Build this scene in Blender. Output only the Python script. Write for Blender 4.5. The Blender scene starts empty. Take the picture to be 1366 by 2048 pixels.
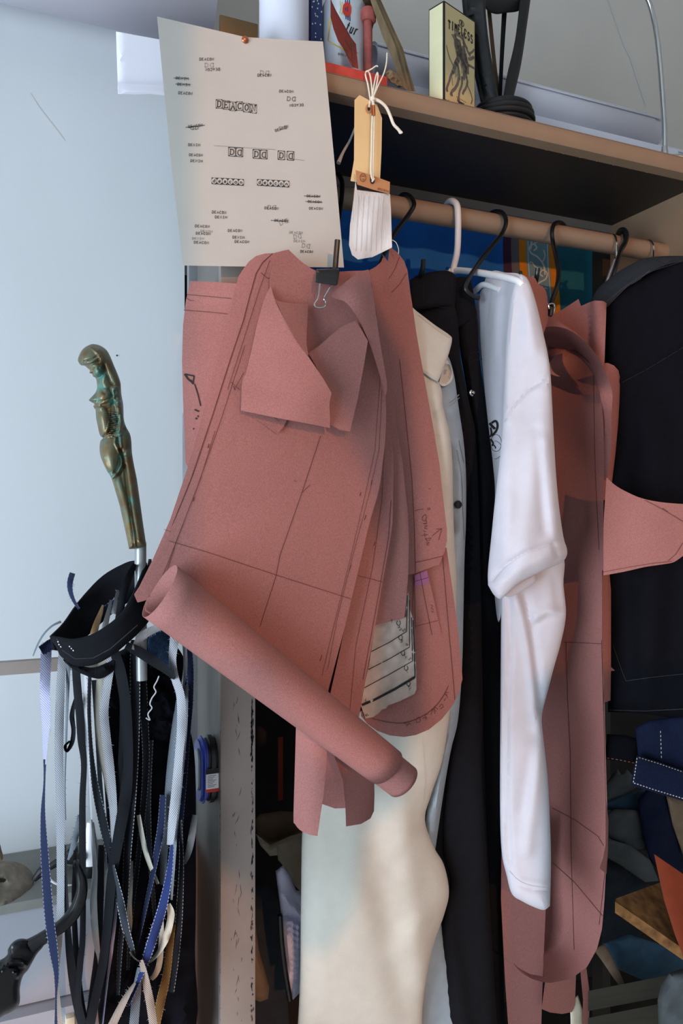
import bpy, bmesh, math, random
import numpy as np
from mathutils import Vector, Matrix, geometry
random.seed(7); np.random.seed(7)
SC = bpy.context.scene
COL = SC.collection

# ------------------------------------------------------------------ camera
F, CX, CY, CAMZ = 1593.0, 683.0, 1024.0, 1.35        # focal length in pixels of the 1366x2048 frame
YAW = math.radians(23.6); CT, ST = math.cos(YAW), math.sin(YAW)
cam = bpy.data.cameras.new('camera'); camo = bpy.data.objects.new('camera', cam); COL.objects.link(camo)
cam.sensor_fit = 'VERTICAL'; cam.sensor_height = 36.0; cam.sensor_width = 24.0; cam.lens = F/2048*36
cam.clip_start = 0.02
camo.location = (0, 0, CAMZ); camo.rotation_euler = (math.pi/2, 0, -YAW)
SC.camera = camo
# ------------------------------------------------------------------ light and exposure
SC.view_settings.view_transform = 'Standard'; SC.view_settings.look = 'None'
SC.view_settings.exposure = -0.04; SC.view_settings.gamma = 1.0; SC.view_settings.use_curve_mapping = False
wd = bpy.data.worlds.new('sky'); SC.world = wd; wd.use_nodes = True
wd.node_tree.nodes['Background'].inputs[0].default_value = (0.55, 0.75, 1.0, 1); wd.node_tree.nodes['Background'].inputs[1].default_value = 0.3
sun = bpy.data.lights.new('sun', 'SUN'); sun.energy = 1.12; sun.color = (1.0, 0.45, 0.19); sun.angle = math.radians(0.8)
suno = bpy.data.objects.new('sun', sun); COL.objects.link(suno)
suno.rotation_euler = Vector((0.15, 1.0, -0.2)).to_track_quat('-Z', 'Y').to_euler(); suno.location = (0, -3, 3)
def area(name, loc, aim, sx, sy, power, col):
    l = bpy.data.lights.new(name, 'AREA'); l.shape = 'RECTANGLE'; l.size = sx; l.size_y = sy; l.energy = power; l.color = col
    o = bpy.data.objects.new(name, l); COL.objects.link(o); o.location = loc
    o.rotation_euler = (Vector(aim)-Vector(loc)).to_track_quat('-Z', 'Y').to_euler(); return o
area('daylight_side_window', (-1.62, -0.15, 1.08), (0, -0.15, 1.08), 1.6, 1.5, 90, (0.76, 0.89, 1.0))
area('daylight_front_window', (-0.4, -1.70, 1.0), (-0.4, 0, 1.0), 1.6, 1.2, 2, (0.80, 0.90, 1.0))

# ------------------------------------------------------------------ helpers
def lin(c):
    return tuple(((x/255)/12.92 if x <= 10 else (((x/255)+.055)/1.055)**2.4) for x in c)
def P(px, py, Y):
    a = (px-CX)/F; b = (CY-py)/F; d = Y/(CT-ST*a); r = a*d
    return Vector((r*CT+d*ST, Y, CAMZ+b*d))
def Pn(px, py, Y):
    a = (px-CX)/F; b = (CY-py)/F; d = Y/(CT-ST*a); r = a*d
    return np.stack([r*CT+d*ST, Y+0*d, CAMZ+b*d], axis=1)
def PXM(px, Y):                                        # metres per pixel there
    return Y/(CT-ST*(px-CX)/F)/F
ORG = {}
def props(o, label=None, cat=None, group=None, kind=None):
    if label: o['label'] = label
    if cat: o['category'] = cat
    if group: o['group'] = group
    if kind: o['kind'] = kind
def thing(name, loc, label, cat, group=None, kind=None):
    o = bpy.data.objects.new(name, None); COL.objects.link(o); o.location = loc; o.empty_display_size = .02
    ORG[o.name] = Vector(loc); props(o, label, cat, group, kind); return o
def mk(name, V, Fc, mats, parent=None, label=None, cat=None, group=None, kind=None, smooth=True, mi=None, uv=None, sharp=None, attr=None):
    V = np.asarray(V, dtype=float)
    lo, hi = V.min(0), V.max(0); org = Vector(((lo[0]+hi[0])/2, (lo[1]+hi[1])/2, lo[2]))
    me = bpy.data.meshes.new(name)
    me.from_pydata((V-np.array(org)).tolist(), [], Fc)
    if not isinstance(mats, (list, tuple)): mats = [mats]
    for m in mats: me.materials.append(m)
    n = len(me.polygons)
    if mi is not None: me.polygons.foreach_set('material_index', np.asarray(mi, dtype=np.int32))
    me.polygons.foreach_set('use_smooth', np.full(n, smooth, dtype=bool))
    if uv is not None:
        l = me.uv_layers.new(name='UVMap'); li = np.zeros(len(me.loops), dtype=np.int32); me.loops.foreach_get('vertex_index', li)
        l.data.foreach_set('uv', np.asarray(uv, dtype=np.float32)[li].ravel())
    if attr is not None:
        a = me.attributes.new('patina', 'FLOAT', 'POINT'); a.data.foreach_set('value', np.asarray(attr, dtype=np.float32))
    if sharp: me.set_sharp_from_angle(angle=math.radians(sharp))
    me.update()
    o = bpy.data.objects.new(name, me); COL.objects.link(o)
    ORG[o.name] = org
    if parent is not None: o.parent = parent; o.location = org-ORG[parent.name]
    else: o.location = org
    props(o, label, cat, group, kind); return o
class MB:                                              # collects simple solids into one mesh
    def __init__(s): s.v = []; s.f = []
    def add(s, V, Fc):
        b = len(s.v); s.v += [tuple(x) for x in V]; s.f += [tuple(i+b for i in f) for f in Fc]; return s
    def box(s, x0, x1, y0, y1, z0, z1, bev=0.0):
        if bev <= 0:
            V = [(x, y, z) for x in (x0, x1) for y in (y0, y1) for z in (z0, z1)]
            return s.add(V, [(0,1,3,2),(4,6,7,5),(0,4,5,1),(2,3,7,6),(0,2,6,4),(1,5,7,3)])
        bm = bmesh.new(); bmesh.ops.create_cube(bm, size=1)
        for v in bm.verts: v.co = Vector(((x0+x1)/2+v.co.x*(x1-x0), (y0+y1)/2+v.co.y*(y1-y0), (z0+z1)/2+v.co.z*(z1-z0)))
        bmesh.ops.bevel(bm, geom=bm.edges[:], offset=bev, segments=2, affect='EDGES', profile=.6)
        return s.bm(bm)
    def bm(s, bm):
        bm.verts.ensure_lookup_table(); bm.verts.index_update()
        s.add([v.co[:] for v in bm.verts], [[v.index for v in f.verts] for f in bm.faces]); bm.free(); return s
    def tube(s, pts, r, n=10, smooth=6, closed=False, rb=None):
        pts = [Vector(p) for p in pts]; R = r if isinstance(r, (list, tuple)) else [r]*len(pts)
        if smooth > 1 and len(pts) > 2: pts, R = crom3(pts, R, smooth, closed)
        m = len(pts); b = len(s.v); up = None
        for i, p in enumerate(pts):
            if closed: t = (pts[(i+1) % m]-pts[i-1]).normalized()
            else: t = (pts[min(i+1, m-1)]-pts[max(i-1, 0)]).normalized()
            if up is None: up = t.orthogonal().normalized()
            up = (up-t*up.dot(t)).normalized(); w = t.cross(up)
            for k in range(n):
                a = 2*math.pi*k/n; s.v.append(tuple(p+(up*math.cos(a)+w*math.sin(a)*(rb or 1))*R[i]))
        for i in range(m if closed else m-1):
            j = (i+1) % m
            for k in range(n): s.f.append((b+i*n+k, b+i*n+(k+1) % n, b+j*n+(k+1) % n, b+j*n+k))
        if not closed:
            s.f.append(tuple(b+k for k in range(n))[::-1]); s.f.append(tuple(b+(m-1)*n+k for k in range(n)))
        return s
    def lathe(s, c, prof, n=32, axis='Z'):             # prof: (radius, height)
        b = len(s.v); m = len(prof); c = Vector(c)
        for r, h in prof:
            for k in range(n):
                a = 2*math.pi*k/n; u = r*math.cos(a); w = r*math.sin(a)
                s.v.append(tuple(c+(Vector((u, w, h)) if axis == 'Z' else Vector((h, u, w)) if axis == 'X' else Vector((u, -h, w)))))
        for i in range(m-1):
            for k in range(n): s.f.append((b+i*n+k, b+i*n+(k+1) % n, b+(i+1)*n+(k+1) % n, b+(i+1)*n+k))
        s.f.append(tuple(b+k for k in range(n))[::-1]); s.f.append(tuple(b+(m-1)*n+k for k in range(n))); return s
    def build(s, name, m, parent=None, label=None, cat=None, group=None, kind=None, smooth=True, sharp=35, recalc=True):
        o = mk(name, s.v, s.f, m, parent, label, cat, group, kind, smooth)
        if recalc:
            bm = bmesh.new(); bm.from_mesh(o.data); bmesh.ops.recalc_face_normals(bm, faces=bm.faces[:]); bm.to_mesh(o.data); bm.free()
        if smooth and sharp: o.data.set_sharp_from_angle(angle=math.radians(sharp))
        return o
def crom3(pts, R, k, closed=False):
    out, ro = [], []; m = len(pts)
    for i in range(m if closed else m-1):
        g = (lambda j: pts[j % m]) if closed else (lambda j: pts[max(0, min(m-1, j))])
        p0, p1, p2, p3 = g(i-1), g(i), g(i+1), g(i+2)
        for q in range(k):
            t = q/k
            out.append(0.5*((2*p1)+(p2-p0)*t+(2*p0-5*p1+4*p2-p3)*t*t+(3*p1-p0-3*p2+p3)*t**3))
            ro.append(R[i]*(1-t)+R[(i+1) % m]*t)
    if not closed: out.append(pts[-1]); ro.append(R[-1])
    return out, ro
def crom2(pts, k=6, closed=False):                     # numbers in tuples of any length
    A = [np.array(p, dtype=float) for p in pts]; m = len(A); out = []
    for i in range(m if closed else m-1):
        g = (lambda j: A[j % m]) if closed else (lambda j: A[max(0, min(m-1, j))])
        p0, p1, p2, p3 = g(i-1), g(i), g(i+1), g(i+2)
        for q in range(k):
            t = q/k; out.append(0.5*((2*p1)+(p2-p0)*t+(2*p0-5*p1+4*p2-p3)*t*t+(3*p1-p0-3*p2+p3)*t**3))
    if not closed: out.append(A[-1])
    return out
def tps(ctrl):
    if isinstance(ctrl, (int, float)): return lambda x, y: np.full(np.shape(x), float(ctrl))
    C = np.array(ctrl, dtype=float); n = len(C)
    if n == 1: return lambda x, y: np.full(np.shape(x), C[0, 2])
    X = C[:, :2]/500.0
    def U(d): return np.where(d > 1e-9, d*d*np.log(d+1e-12), 0)
    if n == 2:
        v = X[1]-X[0]; L = v.dot(v)
        return lambda x, y: C[0, 2]+(C[1, 2]-C[0, 2])*(((np.asarray(x)/500-X[0, 0])*v[0]+(np.asarray(y)/500-X[0, 1])*v[1])/L)
    K = U(np.linalg.norm(X[:, None]-X[None], axis=2))+np.eye(n)*1e-3
    Pm = np.hstack([np.ones((n, 1)), X]); A = np.zeros((n+3, n+3)); A[:n, :n] = K; A[:n, n:] = Pm; A[n:, :n] = Pm.T
    sol = np.linalg.lstsq(A, np.concatenate([C[:, 2], np.zeros(3)]), rcond=None)[0]
    def f(x, y):
        x = np.asarray(x, dtype=float)/500; y = np.asarray(y, dtype=float)/500
        d = np.sqrt((x[..., None]-X[:, 0])**2+(y[..., None]-X[:, 1])**2)
        return U(d)@sol[:n]+sol[n]+sol[n+1]*x+sol[n+2]*y
    return f
def seg_dist(x, y, pts, closed=False):
    p = np.array([q[:2] for q in pts], dtype=float); a = p if closed else p[:-1]; b = np.roll(p, -1, 0) if closed else p[1:]
    best = np.full(x.shape, 1e9); tt = np.zeros(x.shape); m = len(a)
    for i in range(m):
        v = b[i]-a[i]; L = max(v.dot(v), 1e-9)
        t = np.clip(((x-a[i, 0])*v[0]+(y-a[i, 1])*v[1])/L, 0, 1)
        d = np.hypot(x-a[i, 0]-t*v[0], y-a[i, 1]-t*v[1])
        tt = np.where(d < best, (i+t)/m, tt); best = np.minimum(best, d)
    return best, tt
def inside(x, y, poly):
    r = np.zeros(x.shape, dtype=bool); p = np.array(poly, dtype=float); n = len(p); j = n-1
    for i in range(n):
        c = ((p[i, 1] > y) != (p[j, 1] > y)); dy = p[j, 1]-p[i, 1]
        if abs(dy) > 1e-12: r ^= c & (x < (p[j, 0]-p[i, 0])*(y-p[i, 1])/dy+p[i, 0])
        j = i
    return r
def disp(x, y, feats):                                 # metres towards the viewer
    d = np.zeros(np.shape(x))
    for f in feats:
        k = f[0]
        if k == 'ridge':
            q, t = seg_dist(x, y, f[1]); w = f[3]; e = np.exp(-(q/w)**2)
            if len(f) > 4: e = e*np.clip(np.minimum(t, 1-t)/f[4], 0, 1)
            d = d+f[2]*e
        elif k == 'pad':
            q, _ = seg_dist(x, y, f[1], True); s = np.where(inside(x, y, f[1]), q, -q)
            d = d+f[2]*np.clip(.5+s/f[3], 0, 1)
        elif k == 'dome':
            (cx, cy), amp, rx, ry, rot = f[1], f[2], f[3], f[4], math.radians(f[5] if len(f) > 5 else 0)
            u = ((x-cx)*math.cos(rot)+(y-cy)*math.sin(rot))/rx; v = (-(x-cx)*math.sin(rot)+(y-cy)*math.cos(rot))/ry
            d = d+amp*np.sqrt(np.clip(1-u*u-v*v, 0, 1))
        elif k == 'wave':
            _, ang, lam, amp, ph = f; a = math.radians(ang)
            d = d+amp*np.sin(2*math.pi*(x*math.cos(a)+y*math.sin(a))/lam+ph)
        elif k == 'crumple':
            _, sc, amp, seed = f; rs = np.random.RandomState(seed)
            for _i in range(9):
                a = rs.rand()*6.283; L = sc*(.5+rs.rand()); d = d+amp/3*np.sin(6.283*(x*math.cos(a)+y*math.sin(a))/L+rs.rand()*6.283+1.3*np.sin(6.283*y/(sc*1.7)+rs.rand()*6))
        elif k == 'cyl':                               # half-cylinder across a centre line
            q, _ = seg_dist(x, y, f[1]); d = d+f[2]*np.sqrt(np.clip(1-(q/f[3])**2, 0, 1))
    return d
def smooth_outline(pts, k=5):
    n = len(pts); out = []
    P2 = [np.array(p[:2], dtype=float) for p in pts]; cor = [len(p) > 2 for p in pts]
    for i in range(n):
        p1, p2 = P2[i], P2[(i+1) % n]
        p0 = p1-(p2-p1) if cor[i] else P2[i-1]; p3 = p2+(p2-p1) if cor[(i+1) % n] else P2[(i+2) % n]
        for q in range(k):
            t = q/k; out.append(0.5*((2*p1)+(p2-p0)*t+(2*p0-5*p1+4*p2-p3)*t*t+(3*p1-p0-3*p2+p3)*t**3))
    return out
class Surf: pass
def surf(name, outline, Y, m, parent=None, label=None, cat=None, group=None, kind=None, thick=.0007, step=12, bulge=0, bw=20, bback=None,
         feats=(), sm=False, sharp=40, attr=None, bstep=None, mback=None):
    """A sheet or a padded cloth: outline in pixels of the photograph, Y = distance to the wall plane (number or control points)."""
    if sm: outline = smooth_outline(outline)
    outline = [np.array(p[:2], dtype=float) for p in outline]
    bstep = bstep or step*.8
    B = []
    for i in range(len(outline)):
        a, b = outline[i], outline[(i+1) % len(outline)]; L = np.linalg.norm(b-a); k = max(1, int(round(L/bstep)))
        if L < 1e-6: continue
        for q in range(k): B.append(a+(b-a)*q/k)
    B2 = [B[0]]
    for p in B[1:]:
        if np.linalg.norm(p-B2[-1]) > bstep*.25: B2.append(p)
    B = np.array(B2); nb = len(B)
    x0, y0 = B.min(0); x1, y1 = B.max(0)
    gy = np.arange(y0+step*.5, y1, step*.866); rows = []
    for i, yy in enumerate(gy):
        xx = np.arange(x0+(step*.25 if i % 2 else step*.75), x1, step); rows.append(np.stack([xx, np.full(xx.shape, yy)], 1))
    G = np.concatenate(rows) if rows else np.zeros((0, 2))
    if len(G):
        ok = inside(G[:, 0], G[:, 1], B); G = G[ok]
    rings = []
    last = 0
    if bulge or bback:
        area2 = sum(B[i-1, 0]*B[i, 1]-B[i, 0]*B[i-1, 1] for i in range(nb)); tg = np.roll(B, -1, 0)-np.roll(B, 1, 0); tg /= np.maximum(np.linalg.norm(tg, axis=1), 1e-9)[:, None]
        inn = np.stack([-tg[:, 1], tg[:, 0]], 1)*(1 if area2 > 0 else -1)
        for fr in (.035, .12, .27, .5):
            R = B+inn*(bw*fr); ok = inside(R[:, 0], R[:, 1], B); R = R[ok]
            if not len(R): continue
            dd, _ = seg_dist(R[:, 0], R[:, 1], B, True); R = R[dd > bw*fr*.9]
            if len(R): rings.append(R); last = bw*fr
    if len(G):
        dd, _ = seg_dist(G[:, 0], G[:, 1], B, True); G = G[dd > max(last+step*.45, min(step, bstep)*.45)]
    A = np.concatenate([B]+rings+([G] if len(G) else []))
    vs, es, fs, *_ = geometry.delaunay_2d_cdt([Vector(p) for p in A], [(i, (i+1) % nb) for i in range(nb)], [], 1, 1e-4)
    V2 = np.array([(v.x, v.y) for v in vs]); fs = [tuple(f) for f in fs]
    yf = tps(Y)
    def prof(x, y):
        if not bulge and not bback: return np.zeros(np.shape(x))
        d, _ = seg_dist(x, y, B, True); t = np.clip(d/bw, 0, 1); return np.sqrt(np.clip(1-(1-t)**2, 0, 1))
    def front(x, y):
        x = np.atleast_1d(np.asarray(x, dtype=float)); y = np.atleast_1d(np.asarray(y, dtype=float))
        return yf(x, y)-bulge*prof(x, y)-disp(x, y, feats)
    fx, fy = V2[:, 0], V2[:, 1]; pf = prof(fx, fy); D = disp(fx, fy, feats); base = yf(fx, fy)
    Yf = base-bulge*pf-D; Yb = (base+(bback if bback is not None else bulge)*pf+thick) if bulge or bback else Yf+thick
    Yb = np.maximum(Yb, Yf+thick)
    n = len(V2); VV = np.concatenate([Pn(fx, fy, Yf), Pn(fx, fy, Yb)])
    FF = [(f[2], f[1], f[0]) for f in fs]; cnt = {}
    for f in FF:
        for i in range(3): cnt[(f[i], f[(i+1) % 3])] = 1
    bd = [e for e in cnt if (e[1], e[0]) not in cnt]
    nf = len(FF)
    FF += [(f[0]+n, f[1]+n, f[2]+n) for f in fs] + [(b, a, a+n, b+n) for a, b in bd]
    uv = np.concatenate([V2, V2])/1000.0
    at = None
    if attr is not None: q = attr(fx, fy); at = np.concatenate([q, q])
    mi = None
    if mback is not None: mi = [0]*nf+[1]*nf+[0]*len(bd); m = [m, mback]
    s = Surf(); s.obj = mk(name, VV, FF, m, parent, label, cat, group, kind, True, mi, uv, sharp, at); s.front = front; s.parent = s.obj
    return s
def ribbon_geo(pts, w, yfun, off=.0009):               # flat mark lying on a surface; pts in pixels, w width in pixels
    p = np.array([q[:2] for q in pts], dtype=float); t = np.gradient(p, axis=0); L = np.linalg.norm(t, axis=1); L[L < 1e-9] = 1
    nn = np.stack([-t[:, 1], t[:, 0]], 1)/L[:, None]; ww = np.asarray(w, dtype=float)*np.ones(len(p))
    a = p+nn*ww[:, None]/2; b = p-nn*ww[:, None]/2
    Ya = yfun(a[:, 0], a[:, 1])-off; Yb = yfun(b[:, 0], b[:, 1])-off
    V = np.concatenate([Pn(a[:, 0], a[:, 1], Ya), Pn(b[:, 0], b[:, 1], Yb)]); n = len(p)
    return V, [(i, i+1, n+i+1, n+i) for i in range(n-1)]
def dens(pts, step=10):
    out = []
    for i in range(len(pts)-1):
        a = np.array(pts[i][:2], float); b = np.array(pts[i+1][:2], float); k = max(1, int(np.linalg.norm(b-a)/step))
        out += [a+(b-a)*q/k for q in range(k)]
    out.append(np.array(pts[-1][:2], float)); return out
def marks(s, lines, m, name='pencil_marking', label=None, off=.0009, curve=False):
    """lines: (width, [points]) lying on the surface s, one mesh under it"""
    mb = MB()
    for w, pts in lines:
        q = crom2([p[:2] for p in pts], 5) if curve and len(pts) > 2 else dens(pts)
        mb.add(*ribbon_geo(q, w, s.front, off))
    o = mb.build(name, m, s.parent, label, smooth=False, recalc=False)
    if len(lines) > 1: o['kind'] = 'stuff'
    return o
def polymark(s, polys, m, name, label=None, off=.0012):
    mb = MB()
    for poly in polys:
        p = np.array(poly, float); mb.add(Pn(p[:, 0], p[:, 1], s.front(p[:, 0], p[:, 1])-off), [tuple(range(len(p)))])
    o = mb.build(name, m, s.parent, label, smooth=False, recalc=False)
    if len(polys) > 1: o['kind'] = 'stuff'
    return o
def circ(cx, cy, rx, ry=None, n=18, a0=0, a1=360):
    return [(cx+rx*math.cos(math.radians(a0+(a1-a0)*i/n)), cy+(ry or rx)*math.sin(math.radians(a0+(a1-a0)*i/n))) for i in range(n+1)]
GL = {'D': [[(0,0),(0,1),(.28,1),(.48,.88),(.58,.5),(.48,.12),(.28,0),(0,0)]], 'E': [[(.55,1),(0,1),(0,0),(.55,0)],[(0,.52),(.4,.52)]],
 'A': [[(0,0),(.3,1),(.6,0)],[(.12,.36),(.48,.36)]], 'C': [[(.58,.78),(.45,.96),(.3,1),(.12,.9),(0,.5),(.12,.1),(.3,0),(.45,.04),(.58,.22)]],
 'O': [[(.3,1),(.1,.88),(0,.5),(.1,.12),(.3,0),(.5,.12),(.6,.5),(.5,.88),(.3,1)]], 'N': [[(0,0),(0,1),(.55,0),(.55,1)]],
 'I': [[(.3,0),(.3,1)],[(.12,1),(.48,1)],[(.12,0),(.48,0)]], 'M': [[(0,0),(0,1),(.3,.42),(.6,1),(.6,0)]], 'T': [[(.3,0),(.3,1)],[(0,1),(.6,1)]],
 'L': [[(.05,1),(.05,0),(.55,0)]], 'S': [[(.55,.82),(.4,1),(.15,1),(.02,.8),(.12,.58),(.45,.45),(.57,.22),(.42,0),(.15,0),(.02,.18)]],
 'X': [[(0,0),(.58,1)],[(0,1),(.58,0)]], ':': [[(.27,.3),(.33,.36)],[(.27,.68),(.33,.74)]], '<': [[(.58,0),(.58,1),(.3,1),(.1,.88),(0,.5),(.1,.12),(.3,0),(.58,0)]],
 'd': [[(.5,1),(.5,0)],[(.5,.5),(.3,.62),(.08,.5),(.02,.3),(.08,.08),(.3,0),(.5,.12)]], 'e': [[(.04,.34),(.54,.34),(.5,.55),(.3,.66),(.1,.55),(.02,.32),(.12,.06),(.32,0),(.52,.1)]],
 'a': [[(.08,.58),(.3,.66),(.5,.55),(.5,0)],[(.5,.38),(.2,.38),(.04,.18),(.2,0),(.4,.04),(.5,.14)]], 'c': [[(.52,.52),(.3,.66),(.1,.55),(.02,.32),(.12,.06),(.32,0),(.52,.12)]],
 'o': [[(.3,.66),(.08,.54),(.02,.32),(.08,.1),(.3,0),(.52,.1),(.58,.32),(.52,.54),(.3,.66)]], 'n': [[(.06,.64),(.06,0)],[(.06,.45),(.28,.65),(.5,.5),(.5,0)]],
 't': [[(.3,.95),(.3,.15),(.42,0),(.55,.05)],[(.08,.66),(.52,.66)]], 'u': [[(.06,.64),(.06,.16),(.22,0),(.42,.08),(.5,.2)],[(.5,.64),(.5,0)]],
 'r': [[(.1,.64),(.1,0)],[(.1,.42),(.3,.64),(.5,.6)]], 'B': [[(0,0),(0,1),(.35,1),(.5,.77),(.35,.53),(0,.53)],[(.35,.53),(.55,.27),(.38,0),(0,0)]],
 'W': [[(0,1),(.15,0),(.3,.6),(.45,0),(.6,1)]], 'R': [[(0,0),(0,1),(.38,1),(.52,.76),(.38,.52),(0,.52)],[(.3,.52),(.56,0)]], 'F': [[(.55,1),(0,1),(0,0)],[(0,.52),(.4,.52)]],
 '0': [[(.3,1),(.1,.8),(.06,.5),(.1,.2),(.3,0),(.5,.2),(.54,.5),(.5,.8),(.3,1)]], '3': [[(.08,.9),(.35,1),(.5,.78),(.25,.54),(.52,.28),(.35,0),(.05,.1)]],
 '8': [[(.3,.54),(.1,.76),(.3,1),(.5,.76),(.3,.54),(.06,.27),(.3,0),(.54,.27),(.3,.54)]], '4': [[(.45,0),(.45,1),(.04,.3),(.58,.3)]], '9': [[(.5,.6),(.28,.45),(.08,.7),(.28,1),(.5,.8),(.48,.3),(.3,0)]]}
SERIF = {'D': [[(-.1,0),(.2,0)],[(-.1,1),(.2,1)]], 'E': [[(-.1,0),(.1,0)],[(-.1,1),(.1,1)],[(.55,0),(.55,.22)],[(.55,1),(.55,.8)]], 'A': [[(-.12,0),(.16,0)],[(.44,0),(.72,0)],[(.12,1),(.32,1)]],
 'C': [[(.58,.78),(.58,.98)]], 'O': [], 'N': [[(-.12,0),(.14,0)],[(-.12,1),(.1,1)],[(.4,1),(.7,1)]], '<': [[(.4,0),(.7,0)],[(.4,1),(.7,1)]], 'T': [[(.15,0),(.45,0)],[(0,1),(0,.8)],[(.6,1),(.6,.8)]],
 'I': [], 'M': [[(-.1,0),(.12,0)],[(.48,0),(.72,0)]], 'L': [[(-.08,1),(.2,1)],[(-.08,0),(.1,0)],[(.55,0),(.55,.2)]], 'S': []}
def text_lines(s, x0, y0, x1, y1, h, w, serif=False):  # baseline from (x0,y0) to (x1,y1), pixels, y down
    n = len(s); ux, uy = x1-x0, y1-y0; L = math.hypot(ux, uy); ux /= L; uy /= L; nx, ny = uy, -ux
    adv = L/max(n-.38, .62); sx = adv/.95 if n > 1 else L/.62; out = []
    for i, c in enumerate(s):
        for st in GL.get(c, [])+(SERIF.get(c, []) if serif else []):
            out.append((w, [(x0+ux*(i*adv+u*sx)+nx*v*h, y0+uy*(i*adv+u*sx)+ny*v*h) for u, v in st]))
    return out

# ------------------------------------------------------------------ materials
def mat(name, c, rough=.8, metal=0, var=.06, vs=40, bump=0, bs=400, spec=.35, c2=None, sheen=0, coat=0, stretch=None):
    m = bpy.data.materials.new(name); m.use_nodes = True; nt = m.node_tree; b = nt.nodes['Principled BSDF']
    b.inputs['Roughness'].default_value = rough; b.inputs['Metallic'].default_value = metal
    b.inputs['Specular IOR Level'].default_value = spec; b.inputs['Sheen Weight'].default_value = sheen; b.inputs['Coat Weight'].default_value = coat
    tc = nt.nodes.new('ShaderNodeTexCoord'); src = tc.outputs['Object']
    if stretch:
        mp = nt.nodes.new('ShaderNodeMapping'); mp.inputs['Scale'].default_value = stretch; nt.links.new(src, mp.inputs[0]); src = mp.outputs[0]
    n1 = nt.nodes.new('ShaderNodeTexNoise'); n1.inputs['Scale'].default_value = vs; n1.inputs['Detail'].default_value = 5
    nt.links.new(src, n1.inputs['Vector'])
    cr = nt.nodes.new('ShaderNodeValToRGB'); cr.color_ramp.elements[0].position = .3; cr.color_ramp.elements[1].position = .7
    A = lin(c); Bc = lin(c2) if c2 else tuple(min(1, x*(1+var)) for x in A)
    A2 = A if c2 else tuple(x*(1-var) for x in A)
    cr.color_ramp.elements[0].color = (*A2, 1); cr.color_ramp.elements[1].color = (*Bc, 1)
    nt.links.new(n1.outputs['Fac'], cr.inputs[0]); nt.links.new(cr.outputs[0], b.inputs['Base Color'])
    if bump:
        n2 = nt.nodes.new('ShaderNodeTexNoise'); n2.inputs['Scale'].default_value = bs; n2.inputs['Detail'].default_value = 3; nt.links.new(src, n2.inputs['Vector'])
        bp = nt.nodes.new('ShaderNodeBump'); bp.inputs['Strength'].default_value = bump; bp.inputs['Distance'].default_value = .001
        nt.links.new(n2.outputs['Fac'], bp.inputs['Height']); nt.links.new(bp.outputs[0], b.inputs['Normal'])
    return m
def kraft_mat(name, c):
    m = mat(name, c, .82, 0, .05, 9, .25, 700, .3); nt = m.node_tree; b = nt.nodes['Principled BSDF']
    src = b.inputs['Base Color'].links[0].from_socket
    tc = [n for n in nt.nodes if n.type == 'TEX_COORD'][0]
    n = nt.nodes.new('ShaderNodeTexNoise'); n.inputs['Scale'].default_value = 620; n.inputs['Detail'].default_value = 4; nt.links.new(tc.outputs['Object'], n.inputs['Vector'])
    r = nt.nodes.new('ShaderNodeValToRGB'); r.color_ramp.elements[0].position = .35; r.color_ramp.elements[1].position = .75
    r.color_ramp.elements[0].color = (.86, .86, .86, 1); r.color_ramp.elements[1].color = (1.16, 1.16, 1.14, 1); nt.links.new(n.outputs['Fac'], r.inputs[0])
    x = nt.nodes.new('ShaderNodeMix'); x.data_type = 'RGBA'; x.blend_type = 'MULTIPLY'; x.inputs[0].default_value = 1
    nt.links.new(src, x.inputs[6]); nt.links.new(r.outputs[0], x.inputs[7]); nt.links.new(x.outputs[2], b.inputs['Base Color']); return m
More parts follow.
